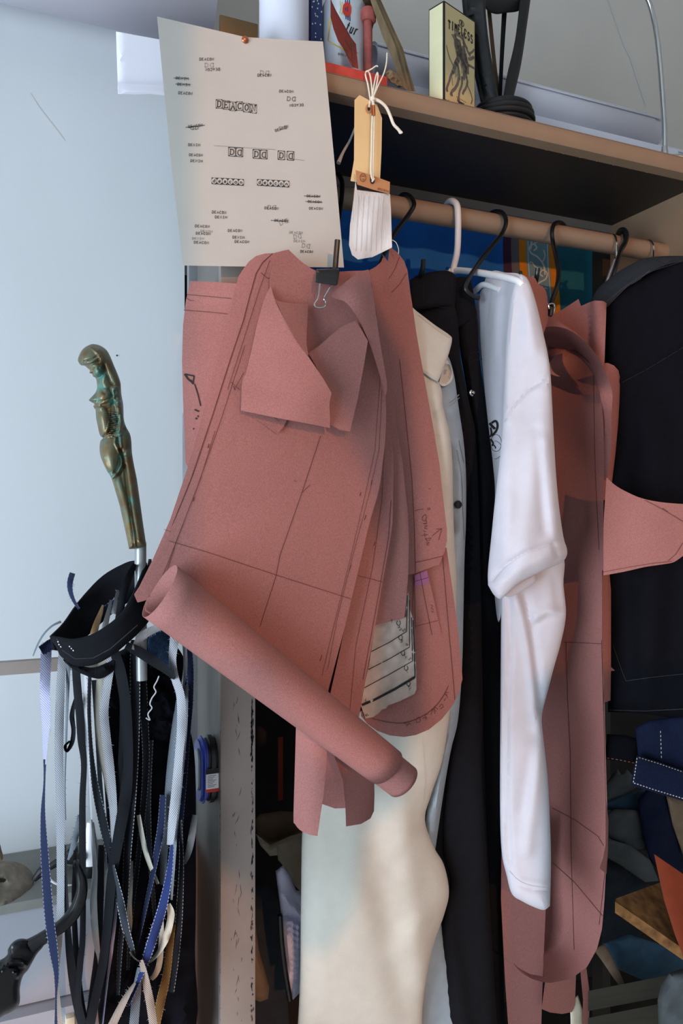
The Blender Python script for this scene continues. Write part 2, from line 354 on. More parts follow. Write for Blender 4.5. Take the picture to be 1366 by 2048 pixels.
def weave_mat(name, c1, c2, edge=None, scale=520, rough=.9, ang=.7, stren=.3):
    """diagonal twill along the UV of a strip (u across 0..1, v along in metres); edge = thread colour of the selvedge"""
    m = bpy.data.materials.new(name); m.use_nodes = True; nt = m.node_tree; b = nt.nodes['Principled BSDF']; b.inputs['Roughness'].default_value = rough; b.inputs['Specular IOR Level'].default_value = .2
    uv = nt.nodes.new('ShaderNodeUVMap'); sp = nt.nodes.new('ShaderNodeSeparateXYZ'); nt.links.new(uv.outputs[0], sp.inputs[0])
    def M(op, a, bb=None):
        q = nt.nodes.new('ShaderNodeMath'); q.operation = op
        for i, z in enumerate((a, bb)):
            if z is None: continue
            if isinstance(z, (int, float)): q.inputs[i].default_value = z
            else: nt.links.new(z, q.inputs[i])
        return q.outputs[0]
    ph = M('ADD', M('MULTIPLY', sp.outputs[0], 26.0), M('MULTIPLY', sp.outputs[1], scale*4.4))
    ph2 = M('SUBTRACT', M('MULTIPLY', sp.outputs[0], 60.0), M('MULTIPLY', sp.outputs[1], scale*2.0))
    s1 = M('MULTIPLY', M('ADD', M('SINE', ph), 1), .5); s2 = M('MULTIPLY', M('ADD', M('SINE', ph2), 1), .25); fac = M('ADD', M('MULTIPLY', s1, .8), s2)
    cr = nt.nodes.new('ShaderNodeValToRGB'); cr.color_ramp.elements[0].position = .25; cr.color_ramp.elements[1].position = .75
    cr.color_ramp.elements[0].color = (*lin(c1), 1); cr.color_ramp.elements[1].color = (*lin(c2), 1); nt.links.new(fac, cr.inputs[0]); out = cr.outputs[0]
    if edge:
        e = M('GREATER_THAN', M('ABSOLUTE', M('SUBTRACT', sp.outputs[0], .5)), .43); dash = M('GREATER_THAN', M('SINE', M('MULTIPLY', sp.outputs[1], 1500.0)), -.2)
        x = nt.nodes.new('ShaderNodeMix'); x.data_type = 'RGBA'; nt.links.new(M('MULTIPLY', e, dash), x.inputs[0]); nt.links.new(out, x.inputs[6]); x.inputs[7].default_value = (*lin(edge), 1); out = x.outputs[2]
    nt.links.new(out, b.inputs['Base Color'])
    bp = nt.nodes.new('ShaderNodeBump'); bp.inputs['Strength'].default_value = stren; bp.inputs['Distance'].default_value = .0006; nt.links.new(fac, bp.inputs['Height']); nt.links.new(bp.outputs[0], b.inputs['Normal'])
    return m
M_ = {}
M_['kraft'] = kraft_mat('red_kraft_paper', (154, 102, 98))
M_['kraft_b'] = kraft_mat('red_kraft_paper_browner', (150, 95, 87))
M_['pencil'] = mat('pencil', (84, 46, 44), .7, 0, .2, 90)
M_['marker'] = mat('black_marker', (22, 16, 16), .6, 0, .1)
M_['ink'] = mat('stamp_ink', (34, 33, 34), .8, 0, .3, 300)
M_['ink_pale'] = mat('pale_stamp_ink', (112, 110, 108), .8, 0, .3, 300)
M_['card'] = mat('cream_card', (192, 188, 182), .75, 0, .03, 12, .06, 500)
M_['white_paper'] = mat('white_paper', (230, 229, 242), .7, 0, .02, 8, .05, 60)
M_['wall'] = mat('plaster', (206, 209, 213), .85, 0, .05, 3.2, .35, 22, .25, stretch=(1, 1, .35))
M_['wall_grey'] = mat('plaster_grey', (212, 206, 200), .9, 0, .06, 3.5, .25, 16, .2)
M_['ceiling'] = mat('ceiling_paint', (228, 225, 218), .9)
M_['floor'] = mat('concrete', (200, 196, 190), .8, 0, .15, 8, .2, 60)
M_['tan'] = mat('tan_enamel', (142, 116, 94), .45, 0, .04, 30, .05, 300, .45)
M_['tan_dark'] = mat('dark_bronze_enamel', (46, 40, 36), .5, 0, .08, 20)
M_['post'] = mat('taupe_enamel', (140, 128, 122), .5, 0, .05, 18, .05, 200, .4)
M_['side'] = mat('grey_steel', (120, 116, 112), .5, .3, .08, 12)
M_['galv'] = mat('galvanised_edge', (170, 174, 180), .35, .8, .06, 30)
M_['dark'] = mat('dark_cavity_shade', (30, 27, 27), .9, 0, .2)  # near-black for the shade of cavities: unit back, slots, disc hole
M_['black'] = mat('black_plastic', (20, 21, 24), .32, 0, .1, 20, 0, 1, .5)
M_['black_matte'] = mat('black_rubber', (24, 24, 26), .55, 0, .12, 60, .1, 200)
M_['chrome'] = mat('chrome', (200, 202, 205), .18, 1.0, .03)
M_['copper'] = mat('copper', (196, 120, 84), .3, 1.0, .05)
M_['brass'] = mat('brass', (190, 140, 84), .35, 1.0, .08)
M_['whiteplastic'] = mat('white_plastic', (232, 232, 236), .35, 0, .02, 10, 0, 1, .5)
M_['tee'] = mat('white_cotton', (196, 195, 205), .95, 0, .025, 50, .25, 900, .2, sheen=.15)
M_['cream'] = mat('cream_denim', (200, 197, 188), .9, 0, .03, 60, .35, 800, .2)
M_['cream_thread'] = mat('cream_thread', (206, 196, 172), .9)
M_['pale'] = mat('shaded_white_denim', (148, 166, 180), .9, 0, .06, 50, .35, 800, .2)  # same white denim as the cream, with shade put into a grey-blue base
M_['pale_thread'] = mat('pale_thread', (120, 132, 142), .9)
M_['blackcloth'] = mat('black_twill', (20, 21, 26), .9, 0, .12, 80, .3, 900, .12)
M_['blackcloth_seam'] = mat('black_seam', (20, 21, 24), .9)
M_['navyblack'] = mat('navy_black_denim', (12, 13, 20), .92, 0, .15, 80, .3, 900, .1)
M_['charcoal'] = mat('charcoal_denim', (36, 40, 46), .9, 0, .25, 500, .4, 900, .2)
M_['stitchdark'] = mat('dark_stitch', (60, 58, 58), .9)
M_['indigo'] = mat('indigo_denim', (12, 21, 46), .9, 0, .3, 420, .4, 800, .2)
M_['indigo_lt'] = mat('light_indigo_denim', (48, 74, 106), .9, 0, .35, 420, .4, 800, .2)
M_['stitch'] = mat('ecru_stitch', (196, 186, 170), .9)
M_['gold_stitch'] = mat('orange_stitch', (170, 104, 60), .9)
M_['blue_cloth'] = mat('blue_curtain', (24, 104, 196), .85, 0, .08, 20, .1, 300)
M_['teal_cloth'] = mat('teal_curtain', (12, 88, 108), .85, 0, .1, 20, .1, 300)
M_['orange_cloth'] = mat('orange_curtain_band', (196, 124, 20), .85, 0, .06)
M_['sky_cloth'] = mat('sky_curtain_band', (112, 150, 166), .85, 0, .06)
M_['maroon_cloth'] = mat('maroon_band', (62, 34, 58), .85)
M_['grey_cloth'] = mat('grey_band', (96, 96, 104), .85)
M_['scroll'] = mat('scroll_white', (196, 206, 206), .85)
M_['manila'] = mat('manila', (222, 190, 140), .8, 0, .03, 20)
M_['leather'] = mat('tan_leather', (190, 134, 92), .6, 0, .06, 60, .15, 300)
M_['leather_mark'] = mat('leather_stamp', (112, 72, 46), .7)
M_['swatch'] = mat('white_slub_cotton', (214, 213, 214), .95, 0, .08, 120, .4, 500, .2, stretch=(1, 1, .15))
M_['swatch_line'] = mat('slub_line', (188, 187, 190), .95)
M_['string'] = mat('cotton_string', (222, 212, 196), .95, 0, .06, 300)
M_['red_metal'] = mat('red_enamel', (196, 72, 62), .5, 0, .12, 70, .15, 200, c2=(176, 58, 50))
M_['red_dull'] = mat('worn_red_enamel', (160, 84, 78), .6, 0, .2, 90, .2, 200)
M_['red_board'] = mat('red_painted_board', (140, 48, 40), .6, 0, .1, 60)
M_['board_edge'] = mat('brown_fibreboard', (96, 76, 56), .8, 0, .12, 90)
M_['aged'] = mat('aged_card', (150, 128, 98), .85, 0, .2, 60, .2, 120, c2=(112, 94, 72), stretch=(1, 1, .3))
M_['can'] = mat('silver_can', (206, 212, 222), .3, .35, .03, 10, 0, 1, .5)
M_['gold_ink'] = mat('gold_print', (206, 178, 60), .5)
M_['red_ink'] = mat('red_print', (196, 52, 36), .5)
M_['blue_ink'] = mat('blue_print', (40, 58, 110), .5)
M_['box_cream'] = mat('cream_carton', (222, 214, 176), .6, 0, .03)
M_['box_face'] = mat('tan_carton', (206, 184, 136), .6, 0, .04)
M_['print'] = mat('black_print', (28, 26, 30), .6, 0, .1)
M_['print_grey'] = mat('grey_print', (112, 98, 90), .6, 0, .3, 200)
M_['bronze'] = None
M_['rail'] = mat('rail_enamel', (148, 128, 110), .45, 0, .04, 30, 0, 1, .4)
M_['brown_plate'] = mat('brown_metal_plate', (104, 84, 60), .4, .6, .1)
M_['rod'] = mat('grey_rod', (150, 156, 158), .35, .4, .04)
M_['blueplastic'] = mat('blue_plastic', (58, 78, 178), .3, 0, .04, 10, 0, 1, .5)
M_['clearplastic'] = mat('clear_grey_plastic', (150, 160, 168), .15, 0, .1, 20, 0, 1, .6)
M_['stone'] = mat('grey_stone', (150, 138, 124), .9, 0, .2, 60, .5, 160, c2=(116, 108, 98))
M_['worktop'] = mat('grey_worktop', (128, 128, 124), .6, 0, .08, 20, .1, 90)
M_['cabinet'] = mat('pale_steel', (158, 160, 170), .35, 0, .02, 5)
M_['chip'] = mat('chipboard', (146, 104, 64), .85, 0, .2, 60, .4, 140, .1, c2=(90, 60, 36))
M_['orangeleather'] = mat('orange_leather', (128, 48, 20), .5, 0, .1, 40, .2, 200)
M_['plank'] = mat('weathered_plank', (50, 47, 38), .85, 0, .2, 30, .3, 60, stretch=(.2, 1, 3))
M_['scrap_grey'] = mat('grey_scrap_cloth', (74, 78, 80), .92, 0, .12, 60, .3, 600)
M_['scrap_dark'] = mat('dark_scrap_cloth', (40, 46, 54), .92, 0, .15, 60, .3, 600)
M_['scrap_teal'] = mat('teal_scrap_cloth', (48, 76, 96), .92, 0, .15, 60, .3, 600)
M_['scrap_beige'] = mat('beige_cloth', (206, 196, 172), .92, 0, .08, 40, .3, 600)
M_['scrap_white'] = mat('white_cloth', (214, 214, 240), .92, 0, .04, 40, .3, 600)
M_['scrap_brown'] = mat('brown_felt', (120, 100, 82), .92, 0, .12, 40, .4, 400)
def patina_mat():
    m = mat('patinated_bronze', (96, 80, 58), .42, .4, .3, 34, .25, 160, .5, c2=(138, 108, 68)); nt = m.node_tree; b = nt.nodes['Principled BSDF']
    src = b.inputs['Base Color'].links[0].from_socket
    at = nt.nodes.new('ShaderNodeAttribute'); at.attribute_name = 'patina'
    tc = [n for n in nt.nodes if n.type == 'TEX_COORD'][0]
    n = nt.nodes.new('ShaderNodeTexNoise'); n.inputs['Scale'].default_value = 90; n.inputs['Detail'].default_value = 6; nt.links.new(tc.outputs['Object'], n.inputs['Vector'])
    q = nt.nodes.new('ShaderNodeMath'); q.operation = 'MULTIPLY_ADD'; nt.links.new(n.outputs['Fac'], q.inputs[0]); q.inputs[1].default_value = 1.8; q.inputs[2].default_value = -.66
    s = nt.nodes.new('ShaderNodeMath'); s.operation = 'ADD'; s.use_clamp = True; nt.links.new(q.outputs[0], s.inputs[0]); nt.links.new(at.outputs['Fac'], s.inputs[1])
    x = nt.nodes.new('ShaderNodeMix'); x.data_type = 'RGBA'; nt.links.new(s.outputs[0], x.inputs[0]); nt.links.new(src, x.inputs[6]); x.inputs[7].default_value = (*lin((78, 128, 118)), 1)
    nt.links.new(x.outputs[2], b.inputs['Base Color'])
    r = nt.nodes.new('ShaderNodeMath'); r.operation = 'MULTIPLY_ADD'; nt.links.new(s.outputs[0], r.inputs[0]); r.inputs[1].default_value = -.4; r.inputs[2].default_value = .55; nt.links.new(r.outputs[0], b.inputs['Metallic'])
    return m
M_['bronze'] = patina_mat()
TW = {'grey': weave_mat('grey_twill_tape', (70, 74, 84), (160, 163, 170)), 'lilac': weave_mat('lilac_twill_tape', (112, 114, 148), (180, 180, 206)),
      'light': weave_mat('light_twill_tape', (86, 90, 100), (186, 188, 196)), 'dark': weave_mat('dark_twill_tape', (24, 28, 36), (62, 68, 78), (190, 192, 196)),
      'navy': weave_mat('navy_denim_tape', (16, 22, 44), (34, 42, 72), (120, 124, 140)), 'royal': weave_mat('royal_denim_tape', (24, 36, 78), (42, 56, 108), (160, 162, 178)),
      'brown': weave_mat('brown_twill_tape', (70, 60, 58), (172, 156, 146)), 'ochre': weave_mat('ochre_twill_tape', (62, 44, 26), (122, 92, 52), (150, 120, 80)),
      'black': weave_mat('black_cotton_tape', (15, 17, 22), (26, 28, 34)), 'blackedge': weave_mat('black_selvedge_tape', (15, 17, 22), (26, 28, 34), (150, 152, 158)),
      'cream': weave_mat('cream_canvas_tape', (176, 172, 160), (204, 200, 188)), 'white': weave_mat('white_canvas_tape', (182, 184, 190), (206, 208, 214)),
      'tan': weave_mat('tan_canvas_tape', (172, 136, 98), (204, 168, 128)), 'slate': weave_mat('slate_twill_tape', (60, 68, 78), (124, 132, 142))}
# ================================================================== the room
XU, YF_, YB_ = 0.262, 0.98, 1.256                      # unit: its near side, the front and the back of its shelf
HS = CAMZ+0.589                                        # top of the shelf
XR = 1.141
def struct(name, x0, x1, y0, y1, z0, z1, m, bev=0):
    return MB().box(x0, x1, y0, y1, z0, z1, bev).build(name, m, kind='structure')
struct('floor', -2.0, 3.4, -1.9, 1.6, -.06, 0, M_['floor'])
struct('ceiling', -2.0, 3.4, -1.9, 1.6, 2.75, 2.81, M_['ceiling'])
struct('wall_back', XU-.01, 3.4, 1.42, 1.5, 0, 2.75, M_['wall_grey'])
struct('wall_left', -2.0, .254, 1.15, 1.5, 0, 2.75, M_['wall'])
struct('wall_right', 3.4, 3.46, -1.9, 1.5, 0, 2.75, M_['wall_grey'])
ws = MB()
for y0, y1, z0, z1 in ((-1.9, 1.5, 0, .33), (-1.9, 1.5, 1.8, 2.75), (-1.9, -.95, .33, 1.8), (.62, 1.5, .33, 1.8)): ws.box(-1.42, -1.35, y0, y1, z0, z1)
ws.build('wall_side', M_['wall'], kind='structure')
wf = MB()
for x0, x1, z0, z1 in ((-2.0, 3.4, 0, .38), (-2.0, 3.4, 2.5, 2.75), (-2.0, -1.25, .38, 2.6), (.34, 2.4, .38, 1.62), (2.4, 3.4, .38, 2.6)): wf.box(x0, x1, -1.66, -1.60, z0, z1)  # the tall sill block is added to keep sun off the heap
wf.add([(x, y, z) for y in (-1.66, -1.60) for x, z in ((-1.25, 1.22), (-.42, 1.29), (-.17, 1.45), (-.17, 2.6), (-1.25, 2.6))], [(0, 1, 2, 3, 4), (9, 8, 7, 6, 5)]+[(i, i+5, (i+1) % 5+5, (i+1) % 5) for i in range(5)])  # unseen piece, its slanted lower edge shaped to cut the sun
wf.build('wall_front', M_['wall_grey'], kind='structure')

# ================================================================== the steel shelf unit
unit = thing('shelf_unit', ((XU+XR)/2, 1.1, 0), 'taupe steel shelf unit with a clothes rail under its deep top shelf', 'shelf unit')
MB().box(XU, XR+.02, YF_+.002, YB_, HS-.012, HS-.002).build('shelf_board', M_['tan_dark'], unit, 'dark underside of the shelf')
lip = MB()
sec = [(YF_+.004, 0), (YF_, -.005), (YF_, -.02), (YF_+.005, -.026), (YF_+.028, -.026), (YF_+.028, -.022), (YF_+.006, -.020), (YF_+.006, -.002)]
V = [(x, y, HS+z) for x in (XU, XR+.02) for y, z in sec]; n = len(sec)
lip.add(V, [(i, (i+1) % n, (i+1) % n+n, i+n) for i in range(n)]+[tuple(range(n))[::-1], tuple(range(n, 2*n))])
lip.build('shelf_lip', M_['tan'], unit, sharp=50)
MB().box(XU, XR, YB_-.004, YB_, HS-.028, HS-.008).build('back_flange', M_['post'], unit)
MB().box(XU, XU+.046, YF_, YF_+.012, 0, HS-.003, .002).build('post', M_['post'], unit)
MB().box(XU-.001, XU+.049, YF_-.001, YF_+.004, HS-.004, HS+.037, .001).build('post_cap', M_['brown_plate'], unit, 'brown metal plate at the head of the post')
MB().box(XU, XU+.003, YF_+.01, 1.145, 0, HS-.012).build('side_panel', M_['side'], unit)
MB().box(XU-.012, XU+.001, 1.105, 1.117, 0, HS-.012, .001).build('edge_strip', M_['galv'], unit, 'bright galvanised edge')
MB().box(XR, XR+.003, YF_, YB_+.03, CAMZ-.1, HS-.002).build('side_panel', M_['tan'], unit)
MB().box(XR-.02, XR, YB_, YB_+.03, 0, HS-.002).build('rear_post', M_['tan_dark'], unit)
MB().box(XU+.01, XR+.5, 1.405, 1.412, 0, CAMZ+.42).build('shade_panel', M_['dark'], unit, 'added dark board standing in for the shade behind the clothes')  # dark sheet added so the back of the unit reads as shade
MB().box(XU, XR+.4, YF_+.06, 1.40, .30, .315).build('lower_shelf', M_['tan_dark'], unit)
MB().tube([(XU, 1.12, CAMZ+.482), (XR, 1.12, CAMZ+.482)], .017, 20, 1).build('hanging_rail', M_['rail'], unit)
for i in range(7):  # white discs painted as light showing through small holes in the shelf
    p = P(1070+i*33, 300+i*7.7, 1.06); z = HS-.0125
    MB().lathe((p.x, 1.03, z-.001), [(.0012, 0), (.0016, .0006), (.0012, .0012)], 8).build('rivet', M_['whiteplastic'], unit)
# chipped paint on the post
rs = random.Random(3); mb = MB()
def yu(x, y): return np.full(np.shape(x), YF_)
for i in range(120):
    y = rs.uniform(1380, 2046); k = i % 3; x = 504+rs.gauss(0, 1.0) if k == 0 else (440+rs.gauss(0, .8) if k == 1 else rs.gauss(474, 5)); L = rs.uniform(2, 8) if k < 2 else rs.uniform(2, 22)
    a = rs.uniform(-.5, .3) if k == 2 else rs.uniform(-.06, .06)
    mb.add(*ribbon_geo([(x, y), (x+a*L*.4, y+L*.5), (x+a*L, y+L)], [rs.uniform(.2, .6), rs.uniform(.5, 2.0 if k == 0 else .9), .2], yu, .0006))
for i in range(110):
    y = rs.choice((rs.uniform(1395, 1520), rs.uniform(1395, 2046))); L = rs.uniform(4, 16); x = 504.0+rs.gauss(0, 1.0)
    mb.add(*ribbon_geo([(x, y), (x+rs.gauss(0, .6), y+L*.5), (x+rs.gauss(0, .6), y+L)], [.3, rs.uniform(.8, 3.2), .3], yu, .0006))
mb.build('chipped_paint', M_['print'], unit, smooth=False, recalc=False)['kind'] = 'stuff'
# keyhole slots in the side panel just below the stamped sheet
mb = MB()
for z in (CAMZ+.345, CAMZ+.30): mb.box(XU-.0006, XU, 1.05, 1.062, z-.012, z+.006)
mb.build('keyhole_slot', M_['dark'], unit, smooth=False)['kind'] = 'stuff'

# ================================================================== unseen board added behind the camera, cut to shade the trousers and red bundle
sg = [(-.20, 1.70), (-.09, 1.67), (-.04, 1.57), (.02, 1.52), (.075, 1.54), (.085, 1.65), (.085, 1.80), (.06, 1.89), (.02, 1.955), (-.015, 2.01), (-.03, 2.09), (0, 2.13), (.07, 2.15), (.13, 2.06), (.152, 1.9), (.155, 1.6), (.14, 1.46), (.085, 1.43), (.07, 1.36), (.06, 1.325), (.04, 1.295), (.015, 1.272), (-.01, 1.285), (-.05, 1.29), (-.08, 1.38), (-.13, 1.42), (-.20, 1.45)]
n_ = len(sg); MB().add([(x, y, z) for y in (-1.61, -1.59) for x, z in sg], [tuple(range(n_)), tuple(range(2*n_-1, n_-1, -1))]+[(i, i+n_, (i+1) % n_+n_, (i+1) % n_) for i in range(n_)]).build('shade_board', M_['board_edge'], None, 'unseen board added behind the camera to shade the trousers and the red bundle', 'light blocker', smooth=False)

# ================================================================== wall marks
wl = Surf(); wl.front = lambda x, y: np.full(np.shape(x), 1.15); wl.parent = bpy.data.objects['wall_left']
marks(wl, [(1.2, [(60, 186), (78, 214), (84, 222), (112, 258), (130, 282)])], M_['wall_grey'], 'crack')
polymark(wl, [circ(234, 711, 1.8)], M_['print'], 'nail_hole')
wb = Surf(); wb.front = lambda x, y: np.full(np.shape(x), 1.42); wb.parent = bpy.data.objects['wall_back']
marks(wb, [(1.6, [(1216, 0), (1230, 40), (1246, 86)]), (3.0, [(1246, 86), (1260, 112), (1272, 150), (1284, 186), (1292, 210)])], M_['wall'], 'crack')

# ================================================================== curtain at the back of the rail
cur = surf('curtain', [(560, 300), (1260, 330), (1262, 700), (1240, 900), (560, 900)], 1.32, M_['blue_cloth'], None,
           'blue cloth curtain with a scroll-patterned band behind the clothes rail', 'curtain', thick=.002, step=8,
           feats=[('wave', 2, 150, .006, 0), ('wave', -4, 90, .004, 1), ('ridge', [(840, 320), (850, 700)], .008, 30), ('ridge', [(1150, 380), (1165, 700)], .01, 20), ('ridge', [(1190, 400), (1200, 700)], .012, 14)])
def band(x0, x1, m, name, off): 
    mb = MB(); ys = np.arange(330, 720, 12.0)
    N = max(4, int((x1-x0)/5)); xs = [x0+(x1-x0)*i/N for i in range(N+1)]
    V = []; 
    for yy in ys:
        xa = np.array(xs)+4*math.sin(yy/45.0); V += Pn(xa, np.full(N+1, yy), cur.front(xa, np.full(N+1, yy))-off).tolist()
    K = N+1; mb.add(V, [(r*K+c, r*K+c+1, (r+1)*K+c+1, (r+1)*K+c) for r in range(len(ys)-1) for c in range(N)]); return mb.build(name, m, cur.obj, recalc=False)
band(1110, 1235, M_['teal_cloth'], 'teal_panel', .0016)
band(1010, 1026, M_['maroon_cloth'], 'maroon_stripe', .0012); band(1026, 1042, M_['grey_cloth'], 'grey_stripe', .0012)
band(1042, 1056, M_['orange_cloth'], 'orange_stripe', .0020); band(1056, 1102, M_['sky_cloth'], 'scroll_band', .0020); band(1102, 1117, M_['orange_cloth'], 'orange_stripe', .0024)
ln = []
for k in range(6):
    y0 = 400+k*52; sg = 1 if k % 2 else -1; cx = 1079+4*math.sin(y0/45.0)
    ln.append((3.2, [(cx-sg*15, y0+46), (cx-sg*12, y0+26), (cx, y0+10), (cx+sg*13, y0+2), (cx+sg*16, y0-10), (cx+sg*7, y0-16), (cx+sg*2, y0-8), (cx+sg*8, y0-3)]))
    ln.append((2.4, [(cx-sg*8, y0+34), (cx+sg*4, y0+30), (cx+sg*12, y0+20), (cx+sg*16, y0+22)])); ln.append((2.2, [(cx-sg*10, y0+20), (cx-sg*15, y0+8), (cx-sg*12, y0-4)]))
ln += [(1.6, [(1060+4*math.sin(y/45.0), y) for y in range(360, 700, 12)]), (1.6, [(1099+4*math.sin(y/45.0), y) for y in range(360, 700, 12)])]
marks(cur, ln, M_['scroll'], 'scroll_pattern', off=.0032, curve=True)

# ================================================================== things on the shelf
def roll_x(name, x0, x1, y, z, r, m, label, cat='paper roll', turns=2.3, group=None, axis=(1, 0, 0), cut=.0):
    """a sheet rolled about a line: a real spiral of paper"""
    root = None; ax = Vector(axis).normalized(); u = ax.orthogonal().normalized(); w = ax.cross(u); V = []; Fc = []; n = int(turns*32)
    c0 = Vector((x0, y, z)) if not isinstance(x0, Vector) else x0; L = x1
    for i in range(n+1):
        t = i/n; a = 2*math.pi*turns*t; rr = r*(1-.16*(1-t))
        for j, s in enumerate((0, .5, 1)): 
            q = c0+ax*(L*s+(cut*math.sin(a*.5) if j == 2 else 0))+(u*math.cos(a)+w*math.sin(a))*rr; V.append(tuple(q))
    for i in range(n):
        for j in range(2): Fc.append((i*3+j, i*3+j+1, (i+1)*3+j+1, (i+1)*3+j))
    o = mk(name, V, Fc, m, None, label, cat, group)
    so = o.modifiers.new('thickness', 'SOLIDIFY'); so.thickness = .0009; so.offset = 0
    return o
MB().box(.56, XR+.01, 1.096, 1.25, HS-.0005, HS+.06, .001).build('paper_pad', M_['white_paper'], None, 'thick stack of white paper under the long roll on the shelf', 'paper')
MB().box(.60, XR+.02, 1.10, 1.25, HS+.0605, HS+.081, .002).build('paper_pad', M_['white_paper'], None, 'upper flat stack of white paper directly beneath the rolls', 'paper')
roll_x('paper_roll', .54, .572, 1.125, HS+.113, .031, M_['white_paper'], 'long white paper roll lying along the shelf behind the carton and the black stand', cut=.012)
roll_x('paper_roll', 1.0, .5, 1.215, HS+.115, .032, M_['white_paper'], 'second white paper roll behind the foot of the gooseneck lamp')
roll_x('paper_roll', -.75, 1.02, 1.075, HS+.107, .058, M_['white_paper'], 'thick white paper roll jutting over the plaster wall above the stamped sheet')
# folded paper hanging over the end of the shelf
fp = surf('folded_paper', [(232, 63), (325, 80), (420, 98), (420, 205), (330, 189), (300, 186), (268, 189), (236, 188)], 1.0, M_['white_paper'], None,
     'white folded paper sticking out past the shelf end, behind the stamped sheet', 'paper', thick=.03, step=10, feats=[('ridge', [(236, 172), (330, 176)], .006, 9), ('ridge', [(233, 63), (233, 190)], -.004, 3)])
surf('folded_paper', [(236, 166), (330, 170), (420, 180), (420, 206), (330, 191), (300, 188), (268, 189), (237, 187)], .994, M_['white_paper'], fp.obj, thick=.004, step=8, feats=[('ridge', [(240, 180), (330, 184)], .004, 6)])
pt = P(568, 40, 1.035)
MB().lathe((pt.x, 1.035, HS), [(.027, 0), (.034, .0), (.034, .2), (.030, .2), (.030, .02)], 40).build('paper_tube', M_['white_paper'], None, 'upright white tube behind the top of the stamped sheet', 'tube')
q = P(622, 40, 1.05)
tb = MB().box(q.x-.006, q.x+.012, 1.035, 1.09, HS, HS+.16, .003).build('tin_box', M_['blue_ink'], None, 'narrow blue speckled tin between the white tube and the can', 'tin')
mb = MB(); rs = random.Random(5)
for i in range(40):
    x = q.x-.005+rs.random()*.015; z = HS+.04+rs.random()*.11; mb.box(x, x+.0015, 1.0344, 1.0352, z, z+.002)
mb.build('white_speckle', M_['whiteplastic'], tb, smooth=False)
# red press stand
st = thing('press_stand', (P(712, 140, 1.03).x, 1.03, HS), 'red enamelled stand with a round-capped post on the shelf edge', 'stand')
xa, xb = P(645, 140, .99).x, P(772, 150, .99).x
MB().box(xa, xb, .985, 1.075, HS, HS+.014, .002).build('base_plate', M_['red_metal'], st)
c = P(736, 100, 1.012)
MB().lathe((c.x, 1.012, HS+.012), [(.0085, 0), (.0062, .004), (.0062, .096), (.0060, .1)], 20).build('post', M_['red_dull'], st)
MB().lathe((c.x, 1.012, HS+.1), [(.009, 0), (.0115, .002), (.0115, .013), (.009, .018), (.004, .02)], 20).build('cap', M_['red_dull'], st)
# beer can
c = P(688, 60, 1.043)
can = thing('drink_can', (c.x, 1.043, HS+.0145), 'silver drink can with a red emblem standing on the red stand', 'can')
MB().lathe((c.x, 1.043, HS+.0145), [(.024, 0), (.029, .001), (.0325, .009), (.033, .014), (.033, .112), (.029, .121), (.027, .122)], 48).build('can_body', M_['can'], can)
cs = Surf(); cs.parent = can
def canfront(x, y):
    x = np.asarray(x, float); Y = np.full(x.shape, 1.02)
    for _ in range(12):
        pp = Pn(x, np.asarray(y, float), Y); dx = np.clip((pp[:, 0]-c.x)/.0333, -.985, .985); Y = 1.043-.0333*np.sqrt(1-dx**2)
    return Y
cs.front = canfront
marks(cs, [(2.6, [(664, 20), (659, 50), (656, 82), (686, 98), (716, 106)]), (1.4, [(679, 26), (682, 14), (680, 2)]), (1.4, [(683, 28), (687, 16), (684, 4)])], M_['gold_ink'], 'gold_outline', off=.0002)
polymark(cs, [circ(694, 18, 9, 14), [(689, 28), (700, 34), (703, 22)]], M_['red_ink'], 'red_emblem', off=.0006)
marks(cs, [(2.2, [(691, 0), (692, 38)]), (2.2, [(695, 0), (696, 40)]), (2.2, [(699, 0), (700, 42)])], M_['blue_ink'], 'blue_stripe', off=.0002)
marks(cs, text_lines('tur', 689, 61, 712, 71, 20, 2.4), M_['print'], 'lettering', off=.0004)
marks(cs, text_lines('BREW', 676, 109, 692, 113, 4, .8), M_['ink_pale'], 'small_lettering', off=.0004)
# red wing-shaped board
wg = surf('wing_plaque', [(661, -6, 1), (664, 4), (673, 23), (686, 46), (703, 76), (712, 88), (714, 110), (717, 138, 1), (704, 134, 1), (687, 98), (676, 82), (667, 58), (661, 34)], [(661, 0, .99), (717, 138, .992), (690, 60, .992)], M_['red_board'], None,
     'red board cut like a wing leaning against the can', 'plaque', thick=.007, step=7, sharp=40)
marks(wg, [(1.6, [(690, 78), (698, 90), (703, 98)]), (1.6, [(692, 104), (698, 114), (706, 121)]), (2.2, [(703, 80), (706, 110), (708, 134)]), (2.0, [(687, 96), (696, 101)])], M_['board_edge'], 'carved_line')
surf('fibre_board', [(700, -8), (748, -8), (752, 30), (742, 70), (737, 110), (735, 143), (718, 140), (712, 86), (704, 60)], [(700, 0, 1.026), (750, 0, 1.035), (735, 140, 1.02)], M_['board_edge'], None, 'brown fibreboard offcut behind the red post', 'board', thick=.005)
for i, (o, lab) in enumerate((([(738, -8), (748, -8), (790, 90), (803, 140), (815, 181), (803, 172), (785, 120), (764, 70)], 'aged brown card nearest the red post in the leaning bundle'),
     ([(747, -8), (753, -8), (800, 95), (812, 140), (823, 183), (815, 180), (803, 140), (790, 90)], 'second aged card of the leaning bundle'),
     ([(752, -8), (758, -8), (806, 97), (816, 135), (831, 184), (823, 182), (812, 140), (800, 95)], 'outermost aged card of the leaning bundle, beside the carton'))):
    surf('aged_card', o, 1.0+.006*i, M_['aged'], None, lab, 'card', 'aged cards leaning on the shelf', thick=.04-.01*i, step=9, feats=[('wave', 70, 9, .0006, i)])
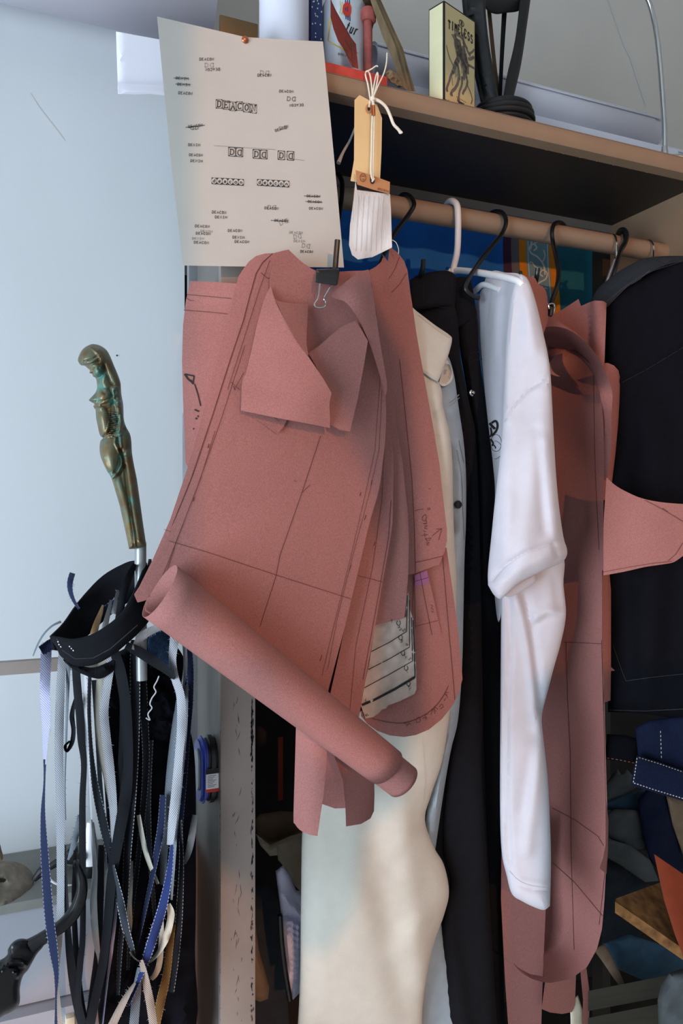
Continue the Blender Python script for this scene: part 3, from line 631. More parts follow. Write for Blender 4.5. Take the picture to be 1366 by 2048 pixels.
surf('crumpled_paper', [(770, 146, 1), (780, 138), (792, 146), (800, 158), (806, 172), (798, 176), (784, 166), (775, 158)], .996, M_['aged'], None, 'scrap of crumpled brown paper beside the end of the red stand', 'paper', thick=.004, bulge=.006, bw=10, step=5, feats=[('crumple', 16, .003, 4)])
# TIMELESS carton
root = P(888, 198, .985); bx = thing('carton', (root.x, .985, HS), 'cream card carton printed TIMELESS with a horse, upright on the shelf edge', 'box')
dl = Vector((-.0091, .0260, 0)); dl.normalize(); dr = Vector((dl.y, -dl.x, 0)); dr = dr if dr.x > 0 else -dr
cA = Vector((root.x, .985, HS)); wL, wR, hB = .0285, .0715, .1425
def boxquad(mb, a, b, z0, z1, off):                    # vertical quad on a face
    nrm = (b-a).cross(Vector((0, 0, 1))).normalized(); a = a+nrm*off; b = b+nrm*off
    mb.add([(a.x, a.y, z0), (b.x, b.y, z0), (b.x, b.y, z1), (a.x, a.y, z1)], [(0, 1, 2, 3)])
A, B_, C_, D_ = cA, cA+dr*wR, cA+dr*wR+dl*wL, cA+dl*wL
mb = MB(); V = [(p.x, p.y, z) for z in (HS, HS+hB) for p in (A, B_, C_, D_)]
mb.add(V, [(3, 2, 1, 0), (4, 5, 6, 7), (0, 1, 5, 4), (1, 2, 6, 5), (2, 3, 7, 6), (3, 0, 4, 7)]); mb.build('carton_body', M_['print'], bx, smooth=False)
e = .0022
mb = MB(); boxquad(mb, A+dr*e, B_-dr*e*.6, HS+e, HS+hB-e, .0003); mb.build('front_panel', M_['box_face'], bx, smooth=False, recalc=False)
mb = MB(); boxquad(mb, D_-dl*e*.6, A+dl*e, HS+e, HS+hB-e, .0003); mb.build('side_panel', M_['box_cream'], bx, smooth=False, recalc=False)
nF = Vector((dr.y, -dr.x, 0)); nF = nF if nF.y < 0 else -nF
def boxmark(lines, m, name):                           # lines in (u 0..1, v 0..1) of the printed face
    mb = MB()
    for w, pts in lines:
        q = crom2(pts, 4) if len(pts) > 2 else [np.array(p, float) for p in pts]; p = np.array(q); p3 = np.array([np.array(cA+dr*(wR*u)+nF*.0006)+np.array([0, 0, hB*v]) for u, v in p])
        t = np.gradient(p3, axis=0); t /= np.maximum(np.linalg.norm(t, axis=1), 1e-9)[:, None]; nn = np.cross(t, np.array(nF)); ww = w*np.ones(len(p))
        a = p3+nn*ww[:, None]/2; b = p3-nn*ww[:, None]/2; k = len(p)
        mb.add(np.concatenate([a, b]), [(i, i+1, k+i+1, k+i) for i in range(k-1)])
    mb.build(name, m, bx, smooth=False, recalc=False)
def T2(s, u0, u1, v, h, w, arc=0, serif=True):
    out = []; n = len(s)
    for i, ch in enumerate(s):
        for stt in GL.get(ch, [])+(SERIF.get(ch, []) if serif else []):
            uu = lambda x: u0+(u1-u0)*(i+x)/n
            out.append((w, [(uu(x*.85), v+h*y-arc*(2*(i+.5)/n-1)**2) for x, y in stt]))
    return out
boxmark(T2('TIMELESS', .13, .96, .765, .078, .0021, .02), M_['print'], 'lettering')
boxmark([(.0012, circ(.55, .885, .075, .028)), (.0012, [(.52, .90), (.58, .87)]), (.0012, [(.52, .87), (.58, .90)]), (.0012, [(.55, .91), (.55, .86)])], M_['print'], 'round_emblem')
H = [(.0030, [(.30, .70), (.38, .735), (.50, .74), (.60, .72), (.66, .66)]), (.0045, [(.42, .70), (.40, .64), (.44, .58), (.50, .55)]), (.0034, [(.36, .70), (.34, .63), (.40, .56), (.42, .52)]), (.0030, [(.48, .70), (.52, .62), (.54, .54)]),
     (.0050, [(.58, .66), (.66, .58), (.72, .48), (.74, .40)]), (.0042, [(.52, .56), (.60, .48), (.64, .38), (.60, .32)]), (.0045, [(.44, .50), (.36, .44), (.30, .36), (.26, .32)]), (.0026, [(.28, .34), (.20, .28), (.16, .22), (.09, .15)]), (.0032, [(.40, .46), (.46, .36), (.44, .27), (.36, .19), (.24, .13)]),
     (.0026, [(.56, .34), (.56, .26), (.48, .17), (.46, .11)]), (.0026, [(.66, .40), (.74, .32), (.68, .24), (.62, .20), (.58, .16)]), (.0014, [(.70, .30), (.82, .24), (.90, .17), (.86, .11)]), (.0030, [(.76, .56), (.86, .58), (.96, .62)]), (.0022, [(.80, .62), (.90, .66), (.97, .70)]), (.0022, [(.78, .50), (.88, .50), (.97, .50)]),
     (.0012, [(.06, .56), (.16, .46), (.28, .40)]), (.0012, [(.32, .78), (.36, .70)]), (.0020, [(.60, .80), (.62, .72), (.74, .66)]), (.0018, [(.24, .71), (.30, .68), (.36, .66)]), (.0026, [(.64, .70), (.74, .64), (.84, .60)]), (.0028, [(.09, .15), (.07, .11), (.11, .12)]), (.0028, [(.24, .13), (.20, .09), (.26, .10)]), (.0028, [(.46, .11), (.43, .07), (.50, .08)])]
boxmark([(w*1.5, p) for w, p in H]+[(.011, [(.46, .64), (.56, .55), (.63, .44)]), (.008, [(.42, .70), (.43, .60), (.46, .52)]), (.008, [(.52, .60), (.44, .50), (.36, .42)]), (.007, [(.66, .60), (.70, .50), (.66, .40)])], M_['print_grey'], 'horse_print')
boxmark([(.0008, [(a+.02*math.sin(9*b), b), (a+.05, b-.05), (a+.06, b-.11)]) for a, b in ((.40, .66), (.46, .60), (.56, .60), (.62, .52), (.50, .48), (.66, .46), (.34, .42), (.44, .40), (.68, .38), (.58, .70), (.36, .72), (.72, .56), (.3, .4), (.2, .3))], M_['print'], 'horse_hatching')
boxmark([(.0008, [(a, .102-.02*(a-.38)), (a+.03, .101-.02*(a-.38))]) for a in (.38, .42, .47, .52, .56, .61, .66)]+[(.0038, [(.44, .06), (.64, .06)])]+T2('LIMITED', .32, .70, .03, .012, .0004, 0, False)+T2('FOR EASE', .12, .85, .008, .014, .0004, 0, False), M_['print'], 'small_lettering')
# black stand and coil
bs = thing('iron_stand', (P(1000, 215, 1.04).x, 1.04, HS+.04), 'tall black curved iron frame rising from the black coil on the shelf', 'stand')
def blk(name, o, Y, th, **k): return surf(name, o, Y, k.pop('m', M_['black_matte']), bs, thick=th, step=9, sm=True, **k)
blk('arm', [(923, -8, 1), (972, -8, 1), (972, 30), (979, 92), (989, 150), (1000, 208, 1), (962, 208, 1), (952, 165), (941, 110), (929, 50)], [(923, 0, 1.03), (1000, 200, 1.03), (972, 20, 1.015)], .02, bulge=.008, bw=18, feats=[('ridge', [(940, 0), (948, 90), (968, 200)], -.004, 3.5), ('ridge', [(966, 0), (972, 80), (992, 200)], .003, 5)])
blk('arm', [(1062, -8, 1), (1054, 50), (1042, 130), (1024, 208, 1), (1004, 208, 1), (1014, 150), (1030, 80), (1041, -8, 1)], [(1062, 0, 1.05), (1010, 200, 1.04), (1030, 100, 1.04)], .02, bulge=.006, bw=12, feats=[('ridge', [(1046, 0), (1032, 110), (1014, 200)], -.003, 3)])
blk('cross_piece', [(968, -8, 1), (1044, -8, 1), (1040, 20), (1010, 26), (990, 28), (972, 18)], 1.05, .012, bulge=.004, bw=10)
blk('inner_strut', [(1004, 20, 1), (1014, 20, 1), (1008, 110), (1003, 206, 1), (996, 206, 1), (1000, 100)], 1.06, .008)
blk('inner_strut', [(974, 20, 1), (982, 20, 1), (992, 120), (1002, 206, 1), (996, 206, 1), (984, 120)], 1.065, .008, m=M_['board_edge'])
cc = P(1006, 220, 1.042); mb = []
coil = thing('cable_coil', (cc.x, 1.042, HS+.009), 'flat coil of black rubber hose at the shelf edge under the iron stand', 'hose')
for i in range(4):
    rr = .0475-.003*abs(i-1.2); z = HS+.0145+i*.0078
    MB().tube([(cc.x+rr*math.cos(a), 1.042+rr*.92*math.sin(a), z+.0007*math.sin(a+i)) for a in [2*math.pi*k/36 for k in range(36)]], .0043, 10, 1, True).build('hose_turn', M_['black_matte'], coil)
MB().lathe((cc.x, 1.042, HS+.0395), [(.034, 0), (.036, .002), (.03, .004), (.01, .0045)], 30).build('cap_disc', M_['black_matte'], coil)
# gooseneck lamp
gl = thing('gooseneck_lamp', (P(1336, 310, 1.02).x, 1.02, HS), 'gooseneck lamp with a ribbed steel neck on a satin foot at the shelf end', 'lamp')
pts = [P(x, y, 1.02) for x, y in ((1250, -60), (1278, -28), (1295, -3), (1305, 28), (1314, 75), (1321, 140), (1326, 210), (1329, 262), (1329, 303))]
sm_, rr = crom3(pts, [1]*len(pts), 26); mb = MB().tube(sm_, [.0044 if i % 2 else .0038 for i in range(len(sm_))], 12, 1); mb.build('neck', M_['chrome'], gl, sharp=80)
g = P(1329, 300, 1.02)
MB().lathe((g.x, 1.02, HS+.012), [(.006, 0), (.0066, .004), (.005, .016), (.0046, .02)], 18).build('collar', M_['galv'], gl)
MB().lathe((g.x+.022, 1.03, HS+.0005), [(.044, 0), (.044, .004), (.040, .009), (.02, .0125), (.004, .013)], 40).build('foot', M_['galv'], gl)
# ================================================================== stamped sheet
sh = surf('stamped_sheet', [(314, 33), (400, 53), (490, 74), (580, 80), (646, 83), (662, 250), (676, 400), (688, 535), (600, 534), (480, 533), (366, 531), (345, 350), (327, 170)],
     [(314, 33, .952), (646, 83, .966), (688, 535, .958), (366, 531, .950), (490, 80, .964), (500, 300, .962), (330, 60, .955)], M_['card'], None,
     'cream sheet stamped DEACON and DENIM many times, pinned to the shelf edge', 'poster', thick=.0008, step=16)
def Z(x, y): return (200+x/2.2767, y/2.2767)
BL, PL_ = [], []
for s, x0, y0, x1, y1, h, pale in (('DEACON', 453, 275, 518, 275, 12, 0), ('D<', 478, 305, 516, 306, 18, 1), ('DEACON', 545, 309, 480, 311, 12, 0), ('DENIM', 346, 360, 402, 364, 11, 0), ('DENIM', 352, 388, 408, 392, 11, 0), ('DEACON', 357, 428, 420, 432, 12, 0),
   ('DEACON', 718, 348, 780, 348, 12, 0), ('D<', 730, 338, 768, 340, 17, 1), ('DEACON', 817, 420, 880, 422, 11, 0), ('D<', 853, 458, 888, 460, 18, 0), ('DEACON', 925, 472, 863, 474, 11, 0), ('DEACON', 403, 582, 467, 574, 11, 0), ('<D', 412, 590, 448, 588, 15, 0),
   ('DEACON', 800, 600, 858, 580, 11, 0), ('D<', 818, 592, 850, 586, 15, 1), ('DENIM', 402, 664, 455, 666, 11, 0), ('DEACON', 406, 710, 467, 712, 11, 0), ('DENIM', 412, 737, 466, 739, 11, 0), ('DEACON', 942, 897, 1002, 899, 10, 0), ('DEACON', 947, 922, 1008, 925, 10, 0), ('DEACON', 953, 953, 1014, 955, 10, 0),
   ('DEACON', 750, 952, 812, 955, 11, 0), ('D<', 765, 952, 800, 952, 17, 1), ('DEACON', 795, 1008, 857, 1010, 10, 0), ('D<', 822, 1026, 856, 1012, 18, 1), ('DEACON', 510, 971, 574, 974, 12, 0), ('DENIM', 524, 993, 577, 995, 11, 0), ('DEACON', 433, 1034, 498, 1037, 11, 0), ('DENIM', 458, 1056, 511, 1058, 9, 1), ('DEACON', 437, 1067, 502, 1070, 11, 0),
   ('DENIM', 420, 1090, 472, 1091, 9, 1), ('DEACON', 428, 1108, 494, 1111, 11, 0), ('DEACON', 583, 1055, 647, 1056, 11, 0), ('DENIM', 604, 1085, 656, 1087, 11, 0), ('DEACON', 614, 1105, 678, 1107, 11, 0), ('DEACON', 862, 1063, 923, 1065, 10, 1), ('D<', 884, 1088, 916, 1084, 19, 1), ('DENIM', 882, 1102, 932, 1103, 10, 1), ('D<', 920, 1126, 953, 1130, 18, 1), ('DEACON', 913, 1149, 970, 1151, 10, 0)):
    (a, b), (c_, d) = Z(x0, y0), Z(x1, y1); (PL_ if pale else BL).extend(text_lines(s, a, b, c_, d, h/2.2767, .95 if not pale else .75, len(s) < 3))
for x0, y0, x1, y1 in ((335, 355, 404, 357), (343, 382, 412, 385), (390, 580, 477, 570), (928, 892, 1002, 895), (935, 917, 1012, 921), (778, 1003, 855, 1007)): BL.append((1.0, [Z(x0, y0), Z(x1, y1)]))
tiles = [('D', 528, 453, 0), ('E', 560, 457, 2), ('A', 590, 463, 2), ('C', 620, 462, 1), ('O', 652, 469, 2), ('N', 684, 473, 3)]
def tile(x, y, w, h, sk, lw):
    c = [Z(x, y), Z(x+w, y+sk), Z(x+w, y+h+sk), Z(x, y+h)]
    for i in range(4): BL.append((lw, [c[i], c[(i+1) % 4]]))
    for cx, cy in ((x+2, y+2), (x+w-2, y+2+sk), (x+w-2, y+h-2+sk), (x+2, y+h-2)): BL.append((1.6, [Z(cx-3, cy), Z(cx+3, cy)]))
for ch, x, y, sk in tiles:
    tile(x, y, 29, 40, sk, .7); BL.extend(text_lines(ch, *Z(x+7, y+33), *Z(x+23, y+34), 27/2.2767, 1.7, True))
for x, y, col in ((585, 670, 0), (696, 680, 0), (810, 686, 1)):
    g = 8 if col else 0; tile(x, y, 31, 40, 2, .9); tile(x+34+g, y+2, 31, 40, 2, .9)
    BL.extend(text_lines('D', *Z(x+8, y+33), *Z(x+25, y+34), 24/2.2767, 1.5, True)); BL.extend(text_lines('<', *Z(x+41+g, y+36), *Z(x+58+g, y+37), 24/2.2767, 1.5, True))
    if col: BL.extend(text_lines(':', *Z(x+33, y+32), *Z(x+41, y+33), 20/2.2767, 1.6))
PL_.append((.5, [Z(520, 663), Z(800, 681)])); PL_.append((.5, [Z(860, 722), Z(930, 730)]))
marks(sh, BL, M_['ink'], 'lettering', off=.0007); marks(sh, PL_, M_['ink_pale'], 'pale_lettering', off=.0006)
BK, WH = [], []
for x0, y0, dy in ((508, 808, 1.3), (715, 815, 1.4)):
    for i, ch in enumerate('deacon'):
        x = x0+24.5*i; y = y0+dy*i; BK.append([Z(x, y), Z(x+23.5, y+dy), Z(x+23.5, y+30+dy), Z(x, y+29)])
        WH.append((3.2, [Z(*p) for p in circ(x+12, y+15, 8, 9.5)]))
polymark(sh, BK, M_['ink'], 'stamp_block', off=.0007); marks(sh, WH, M_['card'], 'stamp_ring', off=.0010)
L3 = []
for x0, y0, dy in ((508, 808, 1.3), (715, 815, 1.4)):
    for i, ch in enumerate('deacon'): L3 += text_lines(ch, *Z(x0+24.5*i+7, y0+dy*i+22), *Z(x0+24.5*i+17, y0+dy*i+22), 15/2.2767, 1.3)
polymark(sh, [[Z(*p) for p in circ(x0+24.5*i+12, y0+dy*i+15, 7, 8.5)] for x0, y0, dy in ((508, 808, 1.3), (715, 815, 1.4)) for i in range(6)], M_['card'], 'stamp_ground', off=.0011)
marks(sh, L3, M_['ink'], 'stamp_letter', off=.0014)
p = P(490, 80, float(sh.front(490, 80)[0]))
MB().lathe((p.x, p.y, p.z), [(.0045, 0), (.0045, .0015), (.003, .003), (.0008, .0034)], 20, 'Y').build('rivet', M_['copper'], sh.obj, 'copper rivet at the top edge')

# ================================================================== red kraft patterns: the bundle hung in front
GP = 'red kraft paper patterns hung in the front bundle'
def pat(o, Y, lab, g=GP, m='kraft', **k):
    k.setdefault('thick', .0006); k.setdefault('step', 13)
    return surf('paper_pattern', o, Y, M_[m], None, lab, 'sewing pattern', g, **k)
E = pat([(381, 562), (430, 564), (485, 568), (480, 640), (455, 720), (430, 800), (400, 880), (378, 940), (371, 925), (369, 870), (366, 800), (364, 720), (366, 650), (372, 600)], [(381, 562, .985), (470, 568, .955), (365, 700, .965), (430, 800, .948), (372, 930, .96)],
    'red pattern with black marker strokes, half hidden between the wall and the bundle', feats=[('cyl', [(380, 560), (480, 566)], .004, 40)])
marks(E, [(1.0, [(374, 589), (420, 593), (463, 597)]), (1.0, [(367, 620), (420, 624), (456, 628)]), (.9, [(372, 595), (380, 601), (388, 601)])], M_['pencil'])
marks(E, [(3.0, [(369, 748), (388, 752)]), (3.6, [(369, 748), (376, 758), (386, 766)]), (2.4, [(388, 752), (386, 764)]), (4.0, [(380, 760), (387, 768)]), (2.2, [(389, 768), (396, 790), (401, 812)]), (3.0, [(389, 819), (398, 823)]), (3.4, [(391, 836), (394, 838)]), (2.6, [(395, 831), (397, 834)]), (3, [(386, 857), (388, 858)])], M_['marker'], 'marker_stroke')
A0 = pat([(552, 506), (530, 507), (512, 512), (498, 523), (485, 540), (477, 553), (470, 580), (462, 620), (446, 680), (424, 760), (400, 850), (372, 945), (340, 1040), (305, 1120), (272, 1186), (300, 1195), (345, 1120), (420, 930), (520, 700), (580, 540)],
    [(552, 506, .93), (480, 550, .935), (400, 850, .918), (272, 1186, .905), (520, 700, .915), (580, 540, .925)], 'red pattern with a rounded shoulder showing along the bundle edge beside the wall', sm=False)
marks(A0, [(1.6, [(545, 507), (525, 525), (512, 547), (500, 590), (487, 640), (460, 720), (425, 830), (383, 955), (345, 1050)])], M_['pencil'])
A1 = pat([(577, 499, 1), (560, 503), (546, 508), (528, 528), (516, 560), (500, 610), (474, 700), (448, 780), (420, 862), (385, 955), (350, 1040), (312, 1120), (268, 1189, 1), (275, 1205, 1), (330, 1200), (420, 1280), (560, 1400), (640, 1470, 1), (655, 1390), (664, 1352), (688, 1260), (714, 1152), (739, 1046), (757, 983), (765, 930), (771, 870), (772, 815), (768, 760), (758, 700), (747, 620), (737, 541, 1), (700, 542), (660, 544), (630, 540), (604, 524)],
    [(577, 499, .918), (737, 541, .916), (500, 640, .905), (772, 815, .915), (640, 800, .897), (268, 1189, .893), (480, 1050, .888), (714, 1152, .902), (560, 1400, .892), (650, 1400, .897)],
    'large red pattern in front of the bundle, its lower edge rolled up', sm=True, step=14)
marks(A1, [(1.0, [(540, 520), (520, 575), (487, 680), (455, 780)]), (1.0, [(430, 862), (400, 960), (352, 1084), (322, 1160)]), (1.0, [(490, 690), (440, 845), (395, 972), (350, 1090), (325, 1170)]), (1.1, [(641, 872), (604, 985), (560, 1110), (552, 1152), (520, 1253)]), (.9, [(338, 1082), (420, 1106), (552, 1150), (702, 1198)]), (.8, [(328, 1059), (342, 1063)]),
   (.7, [(752, 620), (760, 760), (750, 900), (728, 1000), (700, 1120), (668, 1250), (644, 1352)]), (.7, [(764, 780), (758, 900), (738, 990), (706, 1110), (676, 1230), (655, 1340)]), (1.8, [(418, 888), (416, 896)]), (1.8, [(388, 995), (386, 1003)]), (1.5, [(722, 984), (720, 992)]), (1.5, [(744, 960), (742, 970)]), (1.5, [(702, 1130), (699, 1140)]), (1, [(588, 961), (594, 963)]), (1.4, [(732, 1030), (729, 1040)]), (1.5, [(644, 1310), (640, 1322)]), (1, [(604, 985), (620, 970)]), (1, [(548, 560), (535, 556), (521, 545)])], M_['pencil'])
# its rolled lower edge
def conical_roll(parent, c0, c1, r0, r1, Y0, Y1, a0, a1, spiral, m, name='rolled_edge', skew0=0, n=60, ny=16, skew1=0):
    p0 = P(*c0, Y0); p1 = P(*c1, Y1); ax = (p1-p0).normalized(); view = ((p0+p1)/2-Vector((0, 0, CAMZ))).normalized()
    up = (Vector((0, 0, 1))-ax*ax.z).normalized(); up = (up-view*up.dot(view)); up = (up-ax*up.dot(ax)).normalized(); tow = ax.cross(up); tow = tow if tow.dot(view) < 0 else -tow
    R0, R1 = r0*PXM(c0[0], Y0), r1*PXM(c1[0], Y1); V = []; Fc = []
    for i in range(n+1):
        t = i/n; a = math.radians(a0+(a1-a0)*t)
        for j in range(ny+1):
            s = j/ny; R = (R0*(1-s)+R1*s)*(1-spiral*t); c = p0.lerp(p1, s)
            q = c+(up*math.sin(a)+tow*math.cos(a))*R+ax*((1-s)*skew0*math.sin(a)*R0+s*skew1*math.sin(a)*R1); V.append(tuple(q))
    for i in range(n):
        for j in range(ny): Fc.append((i*(ny+1)+j, i*(ny+1)+j+1, (i+1)*(ny+1)+j+1, (i+1)*(ny+1)+j))
    o = mk(name, V, Fc, m, parent); so = o.modifiers.new('thickness', 'SOLIDIFY'); so.thickness = .0007; so.offset = 0; return o
conical_roll(A1.obj, (321, 1180), (772, 1532), 63, 43, .855, .868, -160, 250, .16, M_['kraft'], skew0=-.12, skew1=.12)
conical_roll(A1.obj, (700, 1478), (806, 1562), 40, 37.5, .867, .869, -200, 330, .12, M_['kraft'], skew1=.1)
# the folded piece on its chest
fl = thing('paper_pattern', P(610, 860, .87), 'red pattern folded into a curling flap under the bulldog clip', 'sewing pattern', GP)
def leaf(o, Y, m='kraft', **k): return surf('leaf', o, Y, M_[m], fl, step=9, thick=.0006, **k)
leaf([(577, 499, 1), (604, 524), (630, 541), (660, 546), (737, 541, 1), (745, 600), (740, 680), (700, 730), (640, 740), (600, 690), (570, 640), (548, 600), (539, 570), (545, 535)], [(577, 499, .912), (737, 541, .909), (540, 575, .903), (640, 600, .908), (640, 740, .895), (740, 680, .9)], sm=True)
leaf([(493, 700, 1), (488, 725), (462, 770), (457, 788), (466, 806), (500, 830), (555, 868, 1), (566, 855), (577, 834, 1), (560, 760), (530, 700)], [(493, 700, .897), (457, 788, .893), (555, 868, .886), (577, 834, .89)], sm=True)
leaf([(541, 572, 1), (528, 600), (514, 650), (503, 700), (492, 745), (484, 765), (482, 821, 1), (560, 837), (620, 848), (660, 856, 1), (660, 832), (659, 808), (663, 786, 1), (645, 755), (617, 714), (598, 688), (570, 640), (552, 605)],
     [(541, 572, .9), (482, 821, .882), (503, 700, .89), (570, 640, .882), (617, 714, .868), (663, 786, .862), (660, 850, .872), (570, 780, .868), (620, 800, .862)], sm=True, feats=[('ridge', [(484, 800), (660, 840)], .003, 26)])
leaf([(549, 596, 1), (560, 603), (585, 607), (616, 608, 1), (615, 640), (613, 680), (617, 712, 1), (599, 690), (570, 640)], [(549, 596, .894), (616, 608, .900), (617, 712, .869), (580, 650, .878)], sm=True)
leaf([(617, 706, 1), (640, 690), (680, 655), (712, 640), (736, 682, 1), (728, 730), (715, 800), (700, 863, 1), (680, 860), (662, 850, 1), (658, 826), (659, 808), (663, 786), (645, 757)], [(617, 706, .885), (736, 682, .889), (700, 863, .877), (662, 850, .875), (660, 790, .878)], sm=False, m='kraft')
leaf([(737, 539, 1), (718, 545), (690, 565), (663, 592), (690, 604), (715, 635), (737, 682), (755, 735), (770, 788), (774, 770), (768, 730), (758, 670), (748, 600)], [(737, 539, .902), (663, 592, .891), (700, 570, .889), (737, 682, .892), (772, 780, .905), (755, 640, .893), (720, 600, .884)], sm=True)
ff = Surf(); ff.parent = fl; ff.front = tps([(457, 788, .8925), (495, 760, .8925), (577, 834, .8895), (555, 868, .8855)])
marks(ff, [(1.2, [(462, 764), (480, 780)]), (1.2, [(468, 780), (488, 745)]), (1.6, [(467, 772), (471, 780)]), (1, [(545, 832), (558, 842)])], M_['pencil'], off=.0018)
# bulldog clip with hook
cp = thing('binder_clip', P(655, 560, .9), 'black bulldog clip with a wire handle gripping the neckline of the bundle', 'clip')
surf('clip_body', [(633, 538, 1), (677, 537, 1), (679, 545), (675, 569, 1), (671, 571), (631, 565, 1)], [(633, 538, .893), (677, 537, .893), (655, 568, .884)], M_['black'], cp, thick=.018, step=5, bulge=.002, bw=5, feats=[('ridge', [(633, 565), (672, 570)], .003, 3), ('ridge', [(634, 541), (677, 540)], .002, 3)])
MB().tube([P(x, y, .882) for x, y in ((640, 566), (638, 585), (635, 598), (629, 607), (631, 614), (640, 616), (650, 613), (651, 604), (648, 597), (656, 582), (664, 568))], .0010, 8, 6).build('wire_handle', M_['chrome'], cp)
# more layers fanning out behind it
L2 = pat([(737, 545), (752, 620), (764, 700), (773, 770), (783, 870), (787, 920), (787, 949), (785, 1046), (780, 1083), (765, 1164), (749, 1260), (722, 1412), (705, 1500), (640, 1480), (680, 1300), (720, 1100), (740, 900), (720, 700)], [(737, 545, 0.933), (787, 949, 0.929), (722, 1412, 0.916), (640, 1480, 0.914), (720, 900, 0.926), (700, 1200, 0.92)],
     'red pattern whose slanting edge shows just behind the big front one')
marks(L2, [(.9, [(716, 1151), (765, 1164)]), (.7, [(768, 900), (764, 1000), (746, 1130), (712, 1290), (700, 1420)]), (1, [(782, 1000), (777, 1075), (757, 1190), (726, 1360)]), (1.2, [(750, 1084), (748, 1092)])], M_['pencil'])
L3_ = pat([(745, 560), (762, 620), (775, 700), (787, 790), (794, 860), (806, 929), (811, 985), (816, 1028), (818, 1087), (816, 1156), (809, 1236), (780, 1243), (751, 1250), (735, 1300), (720, 1200), (750, 1000), (755, 800), (740, 650)], [(745, 560, 0.945), (806, 929, 0.943), (809, 1236, 0.936), (735, 1300, 0.931), (755, 900, 0.939)],
     'red pattern with a straight lower hem just above the crumpled size gauge', feats=[('ridge', [(800, 930), (812, 1100), (808, 1230)], .003, 9)])
marks(L3_, [(1, [(783, 1238), (784, 1246)])], M_['pencil'])
G5 = pat([(736, 542, 1), (752, 533), (762, 524), (766, 514), (764, 507, 1), (776, 523, 1), (779, 493, 1), (795, 505), (808, 522), (815, 540), (820, 580), (825, 612), (833, 668), (843, 725), (852, 775), (861, 823), (869, 870), (879, 929), (890, 1028), (894, 1058), (894, 1081), (889, 1104), (878, 1130), (866, 1133), (830, 1147, 1), (815, 1150), (806, 1040), (796, 940), (780, 860), (766, 731), (752, 600)],
     [(736, 542, 0.956), (779, 493, 0.966), (820, 580, 0.971), (780, 860, 0.958), (869, 870, 0.961), (894, 1070, 0.952), (830, 1147, 0.954), (790, 640, 0.952)], 'long narrow red pattern with a pencilled note and arrow, rounded at the foot', feats=[('ridge', [(762, 552), (774, 731), (790, 900)], .004, 7)])
marks(G5, [(.9, [(799, 514), (790, 538), (778, 557)]), (.9, [(813, 546), (800, 568), (783, 585)]), (1.0, [(799, 718), (807, 790), (815, 870), (824, 960), (829, 1060), (831, 1147)]), (1.0, [(831, 1125), (862, 1118), (886, 1112)])], M_['pencil'])
hw = [[(830, 1022), (834, 1020), (847, 1018)], [(856, 1016), (860, 1017), (858, 1020), (855, 1018), (856, 1016)], [(845, 1034), (850, 1029), (853, 1034), (849, 1042), (844, 1038), (846, 1033)], [(852, 1040), (853, 1046), (846, 1047), (854, 1048)], [(849, 1052), (855, 1051), (849, 1056), (855, 1058)], [(846, 1062), (852, 1063)], [(849, 1066), (850, 1074)], [(844, 1071), (856, 1069)], [(850, 1078), (862, 1076), (855, 1082), (851, 1076)], [(852, 1086), (858, 1085), (853, 1090), (858, 1090)], [(864, 1072), (878, 1061), (883, 1058), (877, 1080)], [(872, 1058), (884, 1058)], [(857, 977), (861, 978)]]
marks(G5, [(.9, p) for p in hw], M_['pencil'], 'handwriting', curve=True)
P6 = pat([(800, 1100), (893, 1095), (901, 1150), (911, 1220), (917, 1270), (922, 1320), (925, 1358), (918, 1385), (906, 1410), (884, 1438), (858, 1459), (832, 1470), (808, 1474), (780, 1471), (755, 1462), (735, 1448), (722, 1432), (740, 1300), (780, 1180)], [(800, 1100, 0.963), (893, 1095, 0.97), (925, 1358, 0.955), (808, 1474, 0.95), (722, 1432, 0.945)],
     'red pattern with a big rounded bottom and curved pencil note, behind the size gauge')
marks(P6, [(1.0, [(885, 1108), (895, 1230), (904, 1330), (910, 1400)]), (1.2, [(745, 1437), (775, 1444), (806, 1446), (838, 1436), (868, 1416), (888, 1390), (897, 1371)])], M_['pencil'], curve=True)
hw = [[(808, 1448), (812, 1446), (814, 1452), (818, 1446), (822, 1450)], [(832, 1440), (838, 1434), (841, 1442), (834, 1445), (832, 1440)], [(845, 1438), (850, 1434), (852, 1440)], [(855, 1438), (850, 1430), (858, 1428)], [(862, 1430), (866, 1418), (870, 1428)], [(872, 1424), (868, 1414), (876, 1418)], [(878, 1414), (884, 1408), (886, 1414), (880, 1418)], [(888, 1402), (892, 1396)], [(893, 1392), (890, 1386), (898, 1385)], [(896, 1396), (892, 1388)]]
marks(P6, [(.9, p) for p in hw], M_['pencil'], 'handwriting', curve=True)
V7 = pat([(829, 1150, 1), (854, 1140, 1), (862, 1175), (872, 1220), (883, 1267, 1), (856, 1273), (831, 1281, 1), (826, 1220)], .9565, 'small red pocket strip pencilled with ruled lines, beneath the long narrow pattern')
marks(V7, [(.9, [(840, 1146), (850, 1200), (864, 1270)]), (.9, [(829, 1163), (857, 1155)]), (.9, [(830, 1253), (876, 1241)]), (1.2, [(829, 1150), (831, 1281)]), (.9, [(861, 1210), (866, 1212), (862, 1216), (867, 1220)]), (.9, [(862, 1222), (868, 1225)])], M_['pencil'])
polymark(V7, [[(829.5, 1151), (854, 1141), (858, 1166), (845, 1170), (830, 1174)]], mat('violet_tape', (150, 92, 132), .5), 'violet_tape', off=.0005)
